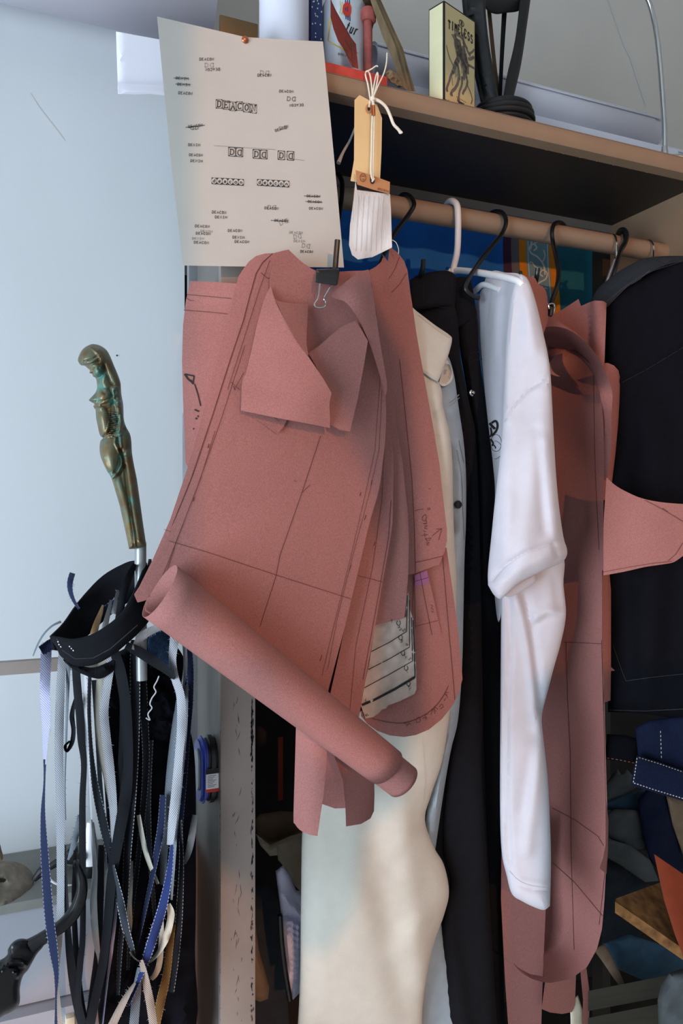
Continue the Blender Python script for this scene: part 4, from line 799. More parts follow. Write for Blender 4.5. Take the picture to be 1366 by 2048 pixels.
# crumpled size gauge
rg = surf('size_gauge', [(751, 1246), (780, 1240), (812, 1234), (812, 1190), (817, 1185), (820, 1220), (827, 1240), (829, 1280), (832, 1330), (833, 1378), (829, 1388), (800, 1402), (776, 1411), (772, 1417), (764, 1419), (757, 1427), (746, 1434), (731, 1437), (722, 1412), (728, 1375), (738, 1330)], .940, mat('crumpled_paper', (178, 160, 150), .8, 0, .14, 40, .4, 120), None,
     'crumpled grey paper gauge ruled with size lines XS to XL', 'paper', thick=.0008, step=6, feats=[('crumple', 34, .0012, 11), ('crumple', 14, .0006, 12)])
rl = [(1.6, [(743, 1303), (780, 1284), (813, 1263), (815, 1190)]), (1.6, [(737, 1339), (780, 1317), (819, 1294), (819, 1200)]), (1.6, [(728, 1376), (780, 1348), (825, 1322), (823, 1235)]), (5.0, [(724, 1410), (750, 1399), (790, 1378), (830, 1354)]), (2.2, [(830, 1354), (829, 1300), (826, 1240)])]
for k, (x, y) in enumerate(((797, 1246), (801, 1275), (806, 1306), (812, 1336), (817, 1367))): rl.append((1.2, circ(x, y, 3.5, 5, 12, -60, 240)))
rl += text_lines('XS', 795, 1254, 800, 1262, 5, .9)+text_lines('S', 800, 1283, 804, 1286, 5, .9)+text_lines('M', 806, 1312, 810, 1317, 5, .9)+text_lines('L', 812, 1340, 816, 1346, 5, .9)+text_lines('XL', 815, 1372, 820, 1381, 5, .9)+text_lines('XS', 806, 1264, 812, 1260, 4, .9)+text_lines('S', 813, 1292, 817, 1290, 4, .9)+text_lines('M', 819, 1321, 823, 1318, 4, .9)+text_lines('L', 730, 1401, 734, 1403, 4, .9)+text_lines('XL', 732, 1433, 738, 1430, 4, .9)
marks(rg, rl, M_['ink'], 'size_marking')
# two curls hanging below the roll
D1 = pat([(592, 1450, 1), (655, 1470, 1), (653, 1520), (648, 1580), (641, 1630), (635, 1672, 1), (618, 1669), (600, 1660), (590, 1648), (587, 1637), (589, 1560)], [(592, 1450, .925), (655, 1470, .905), (587, 1637, .925), (635, 1672, .902)], 'curled red pattern end hanging below the roll, nearer the post', feats=[('cyl', [(625, 1450), (612, 1680)], .016, 40)], sm=True)
D2 = thing('paper_pattern', P(700, 1650, .95), 'red pattern curled into a tube below the roll, in front of the cream trousers', 'sewing pattern', GP)
surf('tube_back', [(640, 1480), (700, 1500), (698, 1616), (670, 1617), (641, 1607), (646, 1540)], [(640, 1480, .97), (700, 1500, .965), (641, 1607, .97)], M_['kraft'], D2, step=9, feats=[('cyl', [(672, 1480), (670, 1620)], -.006, 40)])
surf('tube_front', [(660, 1490), (748, 1530), (749, 1590), (748, 1622), (741, 1637), (722, 1648), (692, 1653), (691, 1619), (686, 1560)], [(660, 1490, .94), (748, 1540, .955), (692, 1653, .938), (748, 1622, .955)], M_['kraft'], D2, step=9, feats=[('cyl', [(706, 1480), (706, 1660)], .014, 46)])

surf('paper_label', [(365, 826), (373, 826), (375, 900), (375, 962), (365, 966)], 1.03, M_['white_paper'], None, 'thin white paper edge poking out between the wall and the marker-drawn pattern', 'paper', thick=.001, step=6)

# ================================================================== tag with a fabric swatch
tg = thing('swatch_tag', P(740, 515, .965), 'manila tag and white fabric swatch tied to the shelf edge with cotton string', 'tag')
t1 = surf('manila_tag', [(719, 190), (754, 209), (764, 236), (763, 300), (760, 362), (757, 372), (701, 362), (708, 320), (709, 200)], [(719, 190, .966), (764, 236, .968), (760, 362, .955), (702, 362, .958)], M_['manila'], tg, step=9)
marks(t1, [(3.4, circ(738, 217, 5.2, 8.2))], M_['leather'], 'eyelet', curve=False)
polymark(t1, [circ(738, 217, 2.6, 4.6)], M_['print'], 'eyelet_hole')
sw = surf('fabric_swatch', [(711, 360), (714, 380), (780, 388), (782, 420), (784, 495), (768, 503), (745, 514), (716, 519), (704, 510), (698, 490), (700, 450), (707, 400)], [(711, 360, .952), (780, 388, .954), (784, 495, .942), (704, 510, .945), (740, 440, .94)], M_['swatch'], tg, thick=.002, step=8, feats=[('wave', 20, 60, .0015, 0), ('ridge', [(700, 500), (745, 508), (784, 490)], .002, 6)])
marks(sw, [(.9, [(x, 392), (x-4, 450), (x-6, 502)]) for x in (718, 728, 738, 748, 758, 768)], M_['swatch_line'], 'slub_thread')
lb = surf('leather_label', [(711, 340), (745, 351), (780, 364), (779, 388), (745, 379), (714, 369)], [(711, 340, .949), (780, 364, .951), (745, 379, .947)], M_['leather'], tg, thick=.0015, step=8)
polymark(lb, [circ(745, 360, 5, 8)], M_['tan_dark'], 'eyelet')
marks(lb, [(1, circ(726, 355, 6, 8)), (1.2, [(722, 352), (730, 352)]), (1, [(724, 358), (729, 358), (726, 362)])]+text_lines('0033894', 755, 379, 777, 385, 4, .8), M_['leather_mark'], 'stamped_mark')
def strg(pts, r=.0011, m='string'): return MB().tube([P(*p) for p in pts], r, 7, 5).build('string', M_[m], tg)
strg([(741, 202, .966), (736, 170, .972), (731, 150, .976), (734, 142, .982), (740, 150, .976), (744, 180, .97), (744, 200, .963)])
strg([(744, 200, .963), (749, 165, .972), (754, 146, .978), (756, 152, .974), (752, 175, .969), (745, 200, .962)])
strg([(731, 144, .975), (743, 138, .97), (752, 132, .968), (756, 133, .967)], .0009); strg([(746, 196, .964), (757, 170, .967), (768, 146, .97), (773, 125, .972), (774, 106, .974)], .001)
strg([(744, 200, .960), (746, 212, .960), (744, 250, .957), (743, 300, .952), (742, 345, .946), (745, 360, .944)]); strg([(746, 200, .960), (748, 214, .960), (748, 252, .957), (747, 300, .952), (746, 350, .946), (748, 358, .944), (744, 363, .944)])
strg([(746, 197, .962), (760, 203, .96), (772, 214, .96), (780, 230, .96), (787, 248, .96), (795, 257, .96), (803, 266, .96)], .0021); strg([(740, 203, .962), (738, 214, .962)], .0012)
strg([(797, 260, .96), (800, 266, .96), (805, 264, .958)], .0014); strg([(784, 480, .944), (792, 485, .944), (797, 498, .946), (797, 508, .95)], .0005)
MB().tube([P(746, 212, .957), P(747, 231, .957)], .0028, 14, 1).build('copper_sleeve', M_['copper'], tg)
MB().tube([P(745, 194, .962), P(747, 202, .961)], [.003, .0035], 9, 1).build('knot', M_['string'], tg)
th = thing('string_tail', P(690, 330, 1.0), 'pale loose cord hanging under the shelf between the sheet and the tag', 'cord')
MB().tube([P(x, y, Y) for x, y, Y in ((712, 250, 1.0), (700, 280, 1.0), (686, 305, .998), (677, 326, .995))], [.0012, .0016, .0019, .003], 8, 5).build('cord', M_['swatch_line'], th)
# ================================================================== hooks and hangers on the rail
GH = 'black S-hooks on the clothes rail'
def hook(pts, lab, r=.0036, m='black', name='s_hook', g=GH): return MB().tube([P(*p) for p in pts], r, 10, 6).build(name, M_[m], None, lab, 'hook', g)
hook([(664, 372, 1.15), (666, 352, 1.13), (677, 350, 1.11), (684, 366, 1.095), (683, 395, 1.085), (677, 440, 1.05), (668, 520, .99), (660, 552, .962), (664, 560, .94), (669, 548, .928), (672, 515, .924), (675, 480, .922)], 'black hook whose tip stands over the bulldog clip, in front of the stamped sheet')
hook([(790, 425, 1.147), (796, 401, 1.14), (806, 389, 1.12), (820, 393, 1.10), (828, 410, 1.09), (815, 432, 1.085), (790, 466, 1.06), (770, 505, 1.03), (756, 545, 1.0)], 'black hook over the rail just beside the fabric swatch')
hook([(972, 455, 1.147), (977, 432, 1.14), (990, 423, 1.12), (1005, 426, 1.10), (1012, 444, 1.09), (1003, 468, 1.085), (976, 502, 1.06), (948, 540, 1.04), (930, 575, 1.03), (945, 592, 1.03), (958, 596, 1.03)], 'black hook over the rail between the white hanger and the scroll band')
hook([(1128, 475, 1.147), (1130, 455, 1.14), (1122, 446, 1.12), (1110, 447, 1.10), (1104, 462, 1.09), (1106, 485, 1.085), (1112, 512, 1.06), (1117, 545, 1.04), (1114, 572, 1.02), (1105, 598, 1.01), (1101, 612, 1.0)], 'long black hook on the rail before the orange stripe, carrying a small clip')
hook([(1236, 500, 1.147), (1234, 478, 1.14), (1238, 462, 1.12), (1248, 459, 1.10), (1254, 470, 1.09), (1250, 488, 1.085), (1240, 505, 1.07), (1230, 540, 1.05), (1224, 560, 1.05)], 'black hook on the rail beside the chrome hanger hook')
hook([(1226, 530, 1.10), (1240, 500, 1.10), (1250, 480, 1.098), (1246, 464, 1.12), (1238, 470, 1.14)], 'second black hook crossing the one beside the chrome hanger hook', .003)
hook([(838, 556, 1.04), (842, 548, 1.03), (846, 533, 1.02), (847, 519, 1.015)], 'upturned tip of a black hook above the black trousers')
hook([(1068, 575, 1.02), (1073, 556, 1.0), (1076, 536, .995)], 'upturned hook tip in front of the scroll band above the shirt')
hook([(1038, 565, 1.03), (1041, 552, 1.02), (1041, 543, 1.02)], 'short hook tip just behind the shoulder of the white shirt', .0028)
ck = thing('bulldog_clip', P(1103, 630, .99), 'small black and chrome clip dangling from the long hook', 'clip')
MB().tube([P(x, y, .985) for x, y in ((1098, 618), (1097, 610), (1102, 607), (1108, 609), (1109, 618), (1106, 628))], .0012, 8, 4).build('wire', M_['chrome'], ck)
MB().tube([P(1098, 615, .987), P(1102, 622, .985), P(1100, 632, .985)], [.0035, .0045, .003], 10, 3).build('jaw', M_['black'], ck)
wh = thing('clothes_hanger', P(908, 545, 1.12), 'white plastic hanger carrying the white shirt', 'hanger')
MB().tube([P(x, y, Y) for x, y, Y in ((888, 430, 1.148), (892, 412, 1.14), (899, 403, 1.125), (907, 403, 1.108), (914, 411, 1.097), (916, 432, 1.094), (916, 470, 1.1), (914, 505, 1.108), (908, 532, 1.118), (906, 545, 1.12))], .0052, 12, 6).build('hook', M_['whiteplastic'], wh)
MB().tube([P(x, y, Y) for x, y, Y in ((900, 543, 1.125), (920, 541, 1.105), (975, 548, 1.02), (1030, 560, .945), (1046, 572, .93))], .0052, 12, 5).build('arm', M_['whiteplastic'], wh)
MB().tube([P(x, y, Y) for x, y, Y in ((906, 545, 1.12), (890, 548, 1.15), (850, 560, 1.26))], .0052, 12, 5).build('arm', M_['whiteplastic'], wh)
MB().tube([P(x, y, Y) for x, y, Y in ((935, 595, 1.09), (950, 582, 1.07), (968, 569, 1.04), (1000, 580, 1.0))], .0045, 12, 5).build('brace', M_['whiteplastic'], wh)
GC = 'chrome hanger hooks on the rail'
for pts, lab in (([(1218, 488, 1.147), (1222, 472, 1.13), (1229, 471, 1.105), (1233, 484, 1.096), (1233, 510, 1.096), (1232, 538, 1.09)], 'chrome wire hook of the hanger next to the dark jacket collar'),
    ([(1286, 500, 1.147), (1289, 486, 1.13), (1299, 481, 1.11), (1306, 489, 1.098), (1307, 502, 1.096), (1306, 522, 1.09)], 'middle chrome hook standing over the dark jacket'),
    ([(1332, 508, 1.147), (1336, 496, 1.13), (1344, 492, 1.11), (1350, 499, 1.098), (1351, 510, 1.096), (1350, 526, 1.09)], 'chrome hook nearest the end of the rail over the dark jacket')):
    hook(pts, lab, .0018, 'chrome', 'hanger_hook', GC)
MB().tube([P(1229, 519, 1.06), P(1222, 540, 1.055), P(1212, 566, 1.05), P(1205, 580, 1.05)], [.002, .003, .0022, .001], 9, 4).build('hanger_tip', M_['galv'], None, 'pale tip of a flat steel hanger beside the jacket collar', 'hanger')

# ================================================================== clothes
def cloth(name, o, Y, m, parent, **k):
    k.setdefault('sm', True); k.setdefault('step', 11); k.setdefault('bulge', .012); k.setdefault('bw', 26); k.setdefault('thick', .004); k.setdefault('bback', .01)
    return surf(name, o, Y, M_[m] if isinstance(m, str) else m, parent, **k)
# cream trousers
ct = thing('trousers', P(750, 2048, .98), 'cream denim trousers folded over, their wide leg sweeping down below the rolled pattern', 'trousers')
w1 = cloth('waistband', [(822, 612, 1), (833, 622, 1), (870, 650), (899, 670), (904, 680), (898, 706), (886, 740), (876, 764, 1), (860, 756), (835, 738, 1), (815, 700), (812, 650)], [(822, 612, .99), (904, 680, .985), (876, 764, .972), (835, 738, .975)], 'cream', ct, bulge=.006, bw=14, step=8)
marks(w1, [(.9, [(836, 629), (870, 656), (900, 676)]), (.9, [(837, 733), (860, 748), (874, 760)])], M_['cream_thread'], 'stitching')
cl = cloth('leg', [(835, 736, 1), (860, 750), (877, 764), (884, 785), (886, 812), (893, 840), (900, 870), (905, 930), (906, 1000), (909, 1080), (913, 1160), (910, 1280), (900, 1420), (885, 1520), (862, 1590), (850, 1640), (868, 1694), (888, 1730), (898, 1784), (888, 1830), (870, 1880), (856, 1940), (846, 2010), (844, 2075, 1), (594, 2075, 1), (600, 1960), (602, 1800), (606, 1640), (625, 1520), (680, 1440), (800, 1380), (830, 1200), (842, 1000), (836, 860)],
    [(835, 736, .985), (886, 812, .985), (906, 1000, .985), (842, 1000, 1.0), (910, 1280, 1.0), (610, 1620, 1.04), (600, 2060, 1.04), (720, 1800, 1.0), (844, 2060, 1.02), (890, 1784, 1.02), (850, 1640, 1.02), (760, 1500, 1.01)], 'cream', ct, bulge=.016, bw=50, bback=.03, step=9,
    feats=[('ridge', [(875, 800), (888, 860), (895, 1000), (900, 1200)], .005, 12), ('ridge', [(740, 1600), (756, 1760), (785, 1900), (820, 2060)], -.006, 30), ('ridge', [(800, 1560), (812, 1700), (834, 1840), (848, 1960)], .005, 26), ('ridge', [(858, 1650), (820, 1700), (780, 1740)], -.002, 14), ('ridge', [(895, 1780), (850, 1840), (800, 1900)], .004, 26), ('ridge', [(852, 770), (862, 800), (868, 840)], -.005, 9), ('ridge', [(845, 760), (870, 820)], .003, 6)])
marks(cl, [(1, [(861, 866), (880, 871), (899, 872)]), (.8, [(861, 872), (880, 877), (899, 878)]), (1, [(846, 1480), (852, 1560), (848, 1600)])], M_['cream_thread'], 'seam')
# shaded part of the white denim, its shade put into the colour
pj = thing('jeans', P(900, 2048, 1.0), 'shaded part of the white denim, coloured grey-blue, squeezed between the cream and the black trousers', 'jeans')
p1 = cloth('leg', [(884, 700, 1), (898, 716), (908, 750), (914, 790), (919, 826), (927, 880), (932, 950), (932, 1040), (929, 1120), (927, 1220), (924, 1340), (916, 1440), (902, 1500), (888, 1580), (872, 1690), (862, 1760), (880, 1840), (896, 1900), (912, 1980), (930, 2075, 1), (836, 2075, 1), (840, 1900), (846, 1700), (856, 1600), (880, 1480), (902, 1300), (902, 1000), (890, 880), (880, 800), (876, 750)],
    [(884, 700, 1.012), (932, 950, 1.012), (902, 1000, 1.0), (924, 1340, 1.02), (862, 1690, 1.045), (836, 2060, 1.05), (930, 2060, 1.05), (880, 800, 1.0)], 'pale', pj, bulge=.012, bw=22, step=8,
    feats=[('ridge', [(898, 905), (905, 960), (908, 1010), (905, 1060)], -.008, 10), ('ridge', [(920, 880), (926, 1000), (924, 1100)], .004, 6), ('ridge', [(906, 1440), (880, 1560), (862, 1660)], .008, 10), ('ridge', [(885, 1470), (862, 1600)], -.006, 8), ('crumple', 60, .0015, 8)])
marks(p1, [(1.6, [(899, 806), (910, 798), (918, 789)]), (1.0, [(899, 812), (911, 803), (919, 795)]), (1.2, [(914, 900), (921, 935), (925, 970), (926, 1020), (929, 1080)]), (1.2, [(920, 940), (930, 950)]), (1.2, [(918, 880), (928, 925)])], M_['pale_thread'], 'seam')
pk = cloth('pocket', [(892, 716, 1), (903, 735), (906, 752), (902, 764), (893, 771), (884, 772), (877, 766, 1), (885, 742)], [(892, 716, .992), (906, 752, .99), (877, 766, .985)], 'cream', pj, bulge=.002, bw=8, step=5, feats=[('dome', (892, 748), -.012, 11, 20, 10)], label='pocket mouth gaping open')
b = P(916, 1009, float(p1.front(916, 1009)[0]))
MB().lathe((b.x, b.y+.001, b.z), [(.0058, 0), (.0058, .003), (.004, .005), (.001, .0054)], 20, 'Y').build('button', M_['black'], pj, 'dark metal button')
# black trousers: two pairs
def blacks(nm, lab, wb, wbY, leg, legY, feats, seams, yoke):
    t = thing(nm, P(leg[0][0], 2048, 1.04), lab, 'trousers', 'black trousers hung from hooks')
    a = cloth('waistband', wb, wbY, 'blackcloth', t, bulge=.008, bw=14, step=8); marks(a, yoke, M_['blackcloth_seam'], 'stitching')
    l = cloth('leg', leg, legY, 'blackcloth', t, bulge=.014, bw=24, step=11, feats=feats); marks(l, seams, M_['blackcloth_seam'], 'seam'); return t, l
blacks('trousers', 'black twill trousers with the wide waistband next to the cream denim', [(820, 560, 1), (838, 549), (862, 544), (890, 541), (906, 546), (912, 556), (912, 590), (908, 618), (898, 614), (880, 613), (850, 618), (822, 622, 1)], [(820, 560, 1.05), (912, 556, 1.03), (860, 600, 1.02), (908, 618, 1.03)],
    [(822, 610, 1), (860, 606), (900, 606), (912, 620), (917, 660), (921, 714), (929, 758), (935, 790), (944, 830), (951, 867), (956, 960), (960, 1100), (964, 1300), (968, 1500), (975, 1700), (985, 1900), (996, 2075, 1), (896, 2075, 1), (880, 1900), (886, 1840), (900, 1760), (885, 1700), (892, 1560), (912, 1420), (918, 1200), (920, 1000), (912, 860), (890, 740), (850, 660)],
    [(822, 610, 1.05), (912, 620, 1.03), (951, 867, 1.035), (900, 900, 1.05), (960, 1300, 1.035), (920, 1300, 1.05), (990, 2060, 1.04), (900, 2060, 1.05)], [('ridge', [(905, 700), (925, 800), (940, 1000), (945, 1400)], .006, 12), ('ridge', [(890, 640), (905, 700)], -.004, 8), ('ridge', [(880, 1760), (905, 1900), (930, 2050)], .006, 14)],
    [(1.2, [(905, 684), (919, 690)]), (1.2, [(905, 700), (919, 704)])], [(1.2, [(852, 617), (872, 613), (896, 616), (906, 622)]), (1.2, [(848, 560), (846, 590), (850, 617)])])
_, lg = blacks('trousers', 'black trousers with a shiny snap button, hung against the white shirt', [(906, 556, 1), (925, 553), (940, 559), (945, 575), (950, 605), (953, 636), (935, 648), (914, 656, 1), (908, 610)], [(906, 556, 1.06), (945, 575, 1.05), (953, 636, 1.05), (914, 656, 1.045)],
    [(914, 640, 1), (936, 634), (953, 632), (957, 690), (961, 730), (968, 780), (976, 830), (983, 870), (988, 920), (991, 960), (986, 1060), (976, 1130), (978, 1180), (1000, 1215), (1003, 1400), (1003, 1600), (1004, 1800), (1010, 2075, 1), (985, 2075, 1), (975, 1900), (962, 1500), (956, 1200), (954, 960), (946, 860), (930, 760), (920, 700)],
    [(914, 640, 1.06), (953, 632, 1.05), (991, 960, 1.05), (956, 1200, 1.065), (1003, 1400, 1.07), (1005, 2060, 1.08), (962, 1500, 1.075)], [('ridge', [(940, 720), (955, 830), (968, 960), (970, 1150)], .005, 8)],
    [(1.0, [(933, 660), (939, 720), (945, 790), (953, 860), (957, 880)]), (1.2, [(922, 654), (938, 645), (954, 640)]), (1.2, [(940, 707), (962, 702)]), (1.2, [(942, 722), (964, 718)])], [(1.2, [(914, 576), (930, 566), (944, 562)])])
b = P(944, 786, float(lg.front(944, 786)[0]))
MB().lathe((b.x, b.y+.001, b.z), [(.0052, 0), (.0052, .0025), (.003, .0035), (.0022, .006), (.0006, .0066)], 20, 'Y').build('snap_button', M_['chrome'], lg.obj.parent, 'shiny snap button')
# white shirt
ts = thing('t_shirt', P(1050, 1820, 1.0), 'white cotton shirt seen from its sleeve side on the white hanger', 'shirt')
bd = cloth('body', [(974, 546, 1), (990, 541), (1010, 545), (1040, 549), (1048, 575), (1040, 700), (1030, 900), (1020, 1100), (1000, 1240), (990, 1200), (986, 1100), (990, 990), (986, 930), (979, 870), (972, 810), (965, 750), (958, 690), (953, 640), (952, 610), (960, 586), (968, 566)], [(974, 546, 1.05), (1040, 549, .945), (952, 610, 1.075), (965, 750, 1.06), (1030, 900, .965), (990, 990, 1.03), (1000, 1240, 1.03)], 'tee', ts, bulge=.008, bw=18, step=6,
    feats=[('ridge', [(1012, 560), (1006, 680), (1000, 820), (1001, 900)], -.005, 9), ('ridge', [(990, 600), (980, 760), (985, 900)], .006, 12), ('ridge', [(1000, 720), (996, 830), (1000, 960)], .003, 7)])
marks(bd, [(1.0, [(986, 548), (978, 620), (968, 670), (961, 690)]), (.8, [(981, 548), (973, 600), (962, 640)])], mat('tee_seam', (196, 196, 208), .95), 'collar_seam', curve=True)
gm = [(5.0, [(979, 846), (984, 852), (990, 858)]), (4.5, [(983, 846), (991, 842), (995, 850), (992, 862), (983, 872)]), (3.4, [(981, 855), (983, 866), (980, 874)]), (3.4, [(981, 878), (986, 886), (984, 892)]), (2.4, [(984, 888), (990, 893), (991, 897)])]
marks(bd, gm, M_['ink'], 'blackletter_print', curve=True); marks(bd, [(.9, circ(992, 886, 11, 17, 20)), (.8, circ(989, 900, 15, 18, 20, -90, 90))], M_['ink'], 'ring_print')
lo = cloth('lower_body', [(1003, 1150, 1), (1060, 1120), (1124, 1110), (1127, 1170), (1132, 1229), (1122, 1285), (1108, 1335), (1095, 1385), (1084, 1430), (1086, 1470), (1094, 1540), (1099, 1620), (1102, 1720), (1100, 1812, 1), (1088, 1820), (1070, 1815), (1045, 1803), (1024, 1788), (1013, 1750), (1003, 1700), (1000, 1600), (1001, 1400), (1002, 1250)],
    [(1003, 1150, .985), (1124, 1110, .955), (1132, 1229, .955), (1002, 1400, .985), (1084, 1430, .965), (1102, 1720, .95), (1003, 1700, .98), (1060, 1500, .95), (1070, 1815, .948)], 'tee', ts, bulge=.014, bw=28, bback=.03, step=5, bstep=7,
    feats=[('ridge', [(1030, 1190), (1042, 1230), (1055, 1290), (1066, 1370), (1074, 1450)], .005, 10), ('ridge', [(1050, 1190), (1062, 1250), (1072, 1330), (1080, 1420)], -.005, 9), ('ridge', [(1130, 1228), (1095, 1222), (1070, 1235)], .005, 12), ('ridge', [(1128, 1236), (1095, 1234), (1072, 1250)], -.003, 7), ('ridge', [(1112, 1160), (1120, 1220)], -.004, 12), ('ridge', [(1017, 1200), (1020, 1300), (1013, 1450), (1012, 1600), (1020, 1720)], -.004, 6), ('ridge', [(1085, 1440), (1070, 1560), (1055, 1700)], .005, 14), ('ridge', [(1070, 1480), (1045, 1620)], -.003, 14), ('ridge', [(1030, 1768), (1060, 1778), (1100, 1782)], -.002, 4), ('ridge', [(1040, 1760), (1100, 1772)], .0016, 5)])
marks(lo, [(.9, [(1018, 1742), (1036, 1760), (1060, 1771), (1100, 1777)])], bpy.data.materials['tee_seam'], 'hem_seam', curve=True)
sl = cloth('sleeve', [(1042, 548, 1), (1054, 556), (1064, 578), (1076, 620), (1087, 668), (1096, 710), (1101, 748), (1104, 800), (1108, 880), (1113, 960), (1119, 1020), (1127, 1074), (1134, 1098), (1133, 1113), (1124, 1126, 1), (1090, 1140), (1060, 1154), (1034, 1169), (1012, 1190), (1000, 1198), (988, 1190), (976, 1170, 1), (976, 1140), (983, 1070), (990, 1000), (998, 930), (1004, 870), (1007, 800), (1010, 720), (1014, 650), (1022, 590), (1032, 562)],
    [(1042, 548, .938), (1101, 748, .912), (1134, 1100, .905), (1000, 1198, .925), (976, 1140, .945), (1007, 800, .955), (1014, 650, .958), (1060, 900, .902), (1060, 1100, .896)], 'tee', ts, bulge=.014, bw=34, bback=.04, step=5, bstep=7,
    feats=[('ridge', [(1008, 845), (1030, 806), (1062, 776), (1101, 753)], -.0030, 3), ('ridge', [(1005, 852), (1028, 815), (1062, 786), (1102, 764)], .0022, 7), ('ridge', [(1030, 580), (1018, 700), (1012, 840)], .005, 10), ('ridge', [(1090, 880), (1100, 1000), (1115, 1080)], .004, 12), ('ridge', [(1075, 860), (1090, 1060)], -.003, 12), ('ridge', [(984, 1160), (1010, 1130), (1050, 1105), (1100, 1088), (1130, 1075)], -.0028, 4), ('ridge', [(990, 1175), (1030, 1145), (1090, 1116), (1130, 1098)], .003, 12), ('ridge', [(1020, 1000), (1010, 1120)], .004, 16), ('wave', 10, 60, .0012, 0), ('ridge', [(1108, 1090), (1114, 1110)], -.003, 5), ('ridge', [(1050, 600), (1070, 700)], .003, 14)])
marks(sl, [(.9, [(1009, 844), (1030, 806), (1062, 777), (1101, 753)]), (.8, [(986, 1163), (1012, 1133), (1050, 1108), (1098, 1090), (1128, 1077)])], bpy.data.materials['tee_seam'], 'seam', curve=True)
cloth('cuff_lining', [(1008, 1192, 1), (1030, 1170), (1070, 1148, 1), (1072, 1160), (1066, 1168), (1048, 1180), (1030, 1190), (1018, 1194)], .932, 'tee', ts, bulge=.003, bw=10, step=5)
# dark jacket
jk = thing('jacket', P(1300, 1450, .98), 'black denim jacket hanging at the end of the rail', 'jacket')
jb = cloth('body', [(1208, 590, 1), (1240, 566), (1290, 540), (1366, 516), (1440, 508, 1), (1450, 800), (1450, 1452, 1), (1366, 1440), (1290, 1428), (1216, 1424, 1), (1214, 1200), (1210, 900)], [(1208, 590, 1.02), (1440, 508, .93), (1450, 1000, .91), (1210, 900, 1.02), (1216, 1424, 1.02), (1450, 1452, .93), (1320, 1000, .955)], 'navyblack', jk, bulge=.018, bw=40, bback=.05, step=15,
    feats=[('ridge', [(1240, 772), (1290, 745), (1366, 700), (1440, 660)], -.003, 4), ('ridge', [(1240, 762), (1290, 735), (1366, 688), (1440, 648)], .003, 8), ('ridge', [(1300, 840), (1310, 1100), (1290, 1400)], .010, 34), ('ridge', [(1250, 900), (1246, 1200)], -.006, 22), ('ridge', [(1350, 1000), (1345, 1300)], -.006, 26)])
marks(jb, [(.8, [(1238, 768), (1290, 741), (1366, 695)]), (.8, [(1226, 1290), (1245, 1345), (1252, 1362), (1300, 1355), (1366, 1348)]), (1.2, [(1216, 1420), (1290, 1422), (1366, 1418)])], M_['stitchdark'], 'stitching')
co = cloth('collar', [(1180, 604, 1), (1195, 578), (1215, 560), (1245, 538), (1290, 517), (1330, 512), (1380, 512, 1), (1385, 520), (1340, 528), (1296, 548), (1252, 577), (1216, 613, 1), (1205, 618)], [(1180, 604, 1.03), (1290, 517, .98), (1385, 515, .95), (1216, 613, 1.0), (1296, 548, .958)], 'charcoal', jk, bulge=.006, bw=12, step=7, feats=[('ridge', [(1212, 590), (1250, 562), (1300, 534), (1366, 519)], -.003, 3)])
marks(co, [(.9, [(1212, 604), (1250, 573), (1298, 544), (1366, 522)]), (1.4, [(1216, 612), (1250, 576), (1280, 558), (1300, 540)])], M_['stitchdark'], 'stitching')

# ================================================================== red patterns at the far end
GR = 'red kraft paper patterns hung beside the shirt'
pat([(1046, 553, 1), (1060, 552), (1070, 556), (1077, 569, 1), (1086, 573), (1092, 582), (1095, 596), (1096, 640), (1088, 665), (1078, 690), (1050, 640)], [(1046, 553, .985), (1095, 596, .99), (1078, 690, .975)], 'red pattern shoulder peeping out between the shirt and the orange stripe', GR, 'kraft_b', feats=[('cyl', [(1074, 572), (1078, 690)], .012, 26)], step=7)
pat([(1085, 660), (1101, 632), (1128, 617), (1157, 598, 1), (1162, 612, 1), (1180, 604), (1190, 601), (1206, 602), (1213, 606, 1), (1212, 640), (1209, 724), (1206, 742, 1), (1185, 722), (1140, 688), (1098, 672, 1)], [(1101, 632, 1.04), (1157, 598, 1.01), (1190, 601, .985), (1213, 606, .985), (1206, 742, .99), (1098, 672, 1.05), (1140, 688, 1.045)], 'upright red pattern with a folded edge against the jacket', GR, feats=[('cyl', [(1200, 602), (1198, 800)], .010, 17)], step=7)
pat([(1204, 726, 1), (1216, 726), (1228, 731), (1237, 741), (1240, 756), (1239, 800), (1236, 850), (1231, 905), (1224, 964), (1222, 1000), (1205, 1000, 1)], [(1204, 726, .998), (1240, 756, .994), (1222, 1000, 1.0), (1205, 1000, .998)], 'narrow red pattern curling out beside the jacket front', GR, feats=[('cyl', [(1222, 726), (1216, 1000)], .010, 20)], step=7)
R1 = thing('paper_pattern', P(1150, 1965, 0.995), 'long dark-looking red pattern with a scrolled top and rounded bottom', 'sewing pattern', GR)
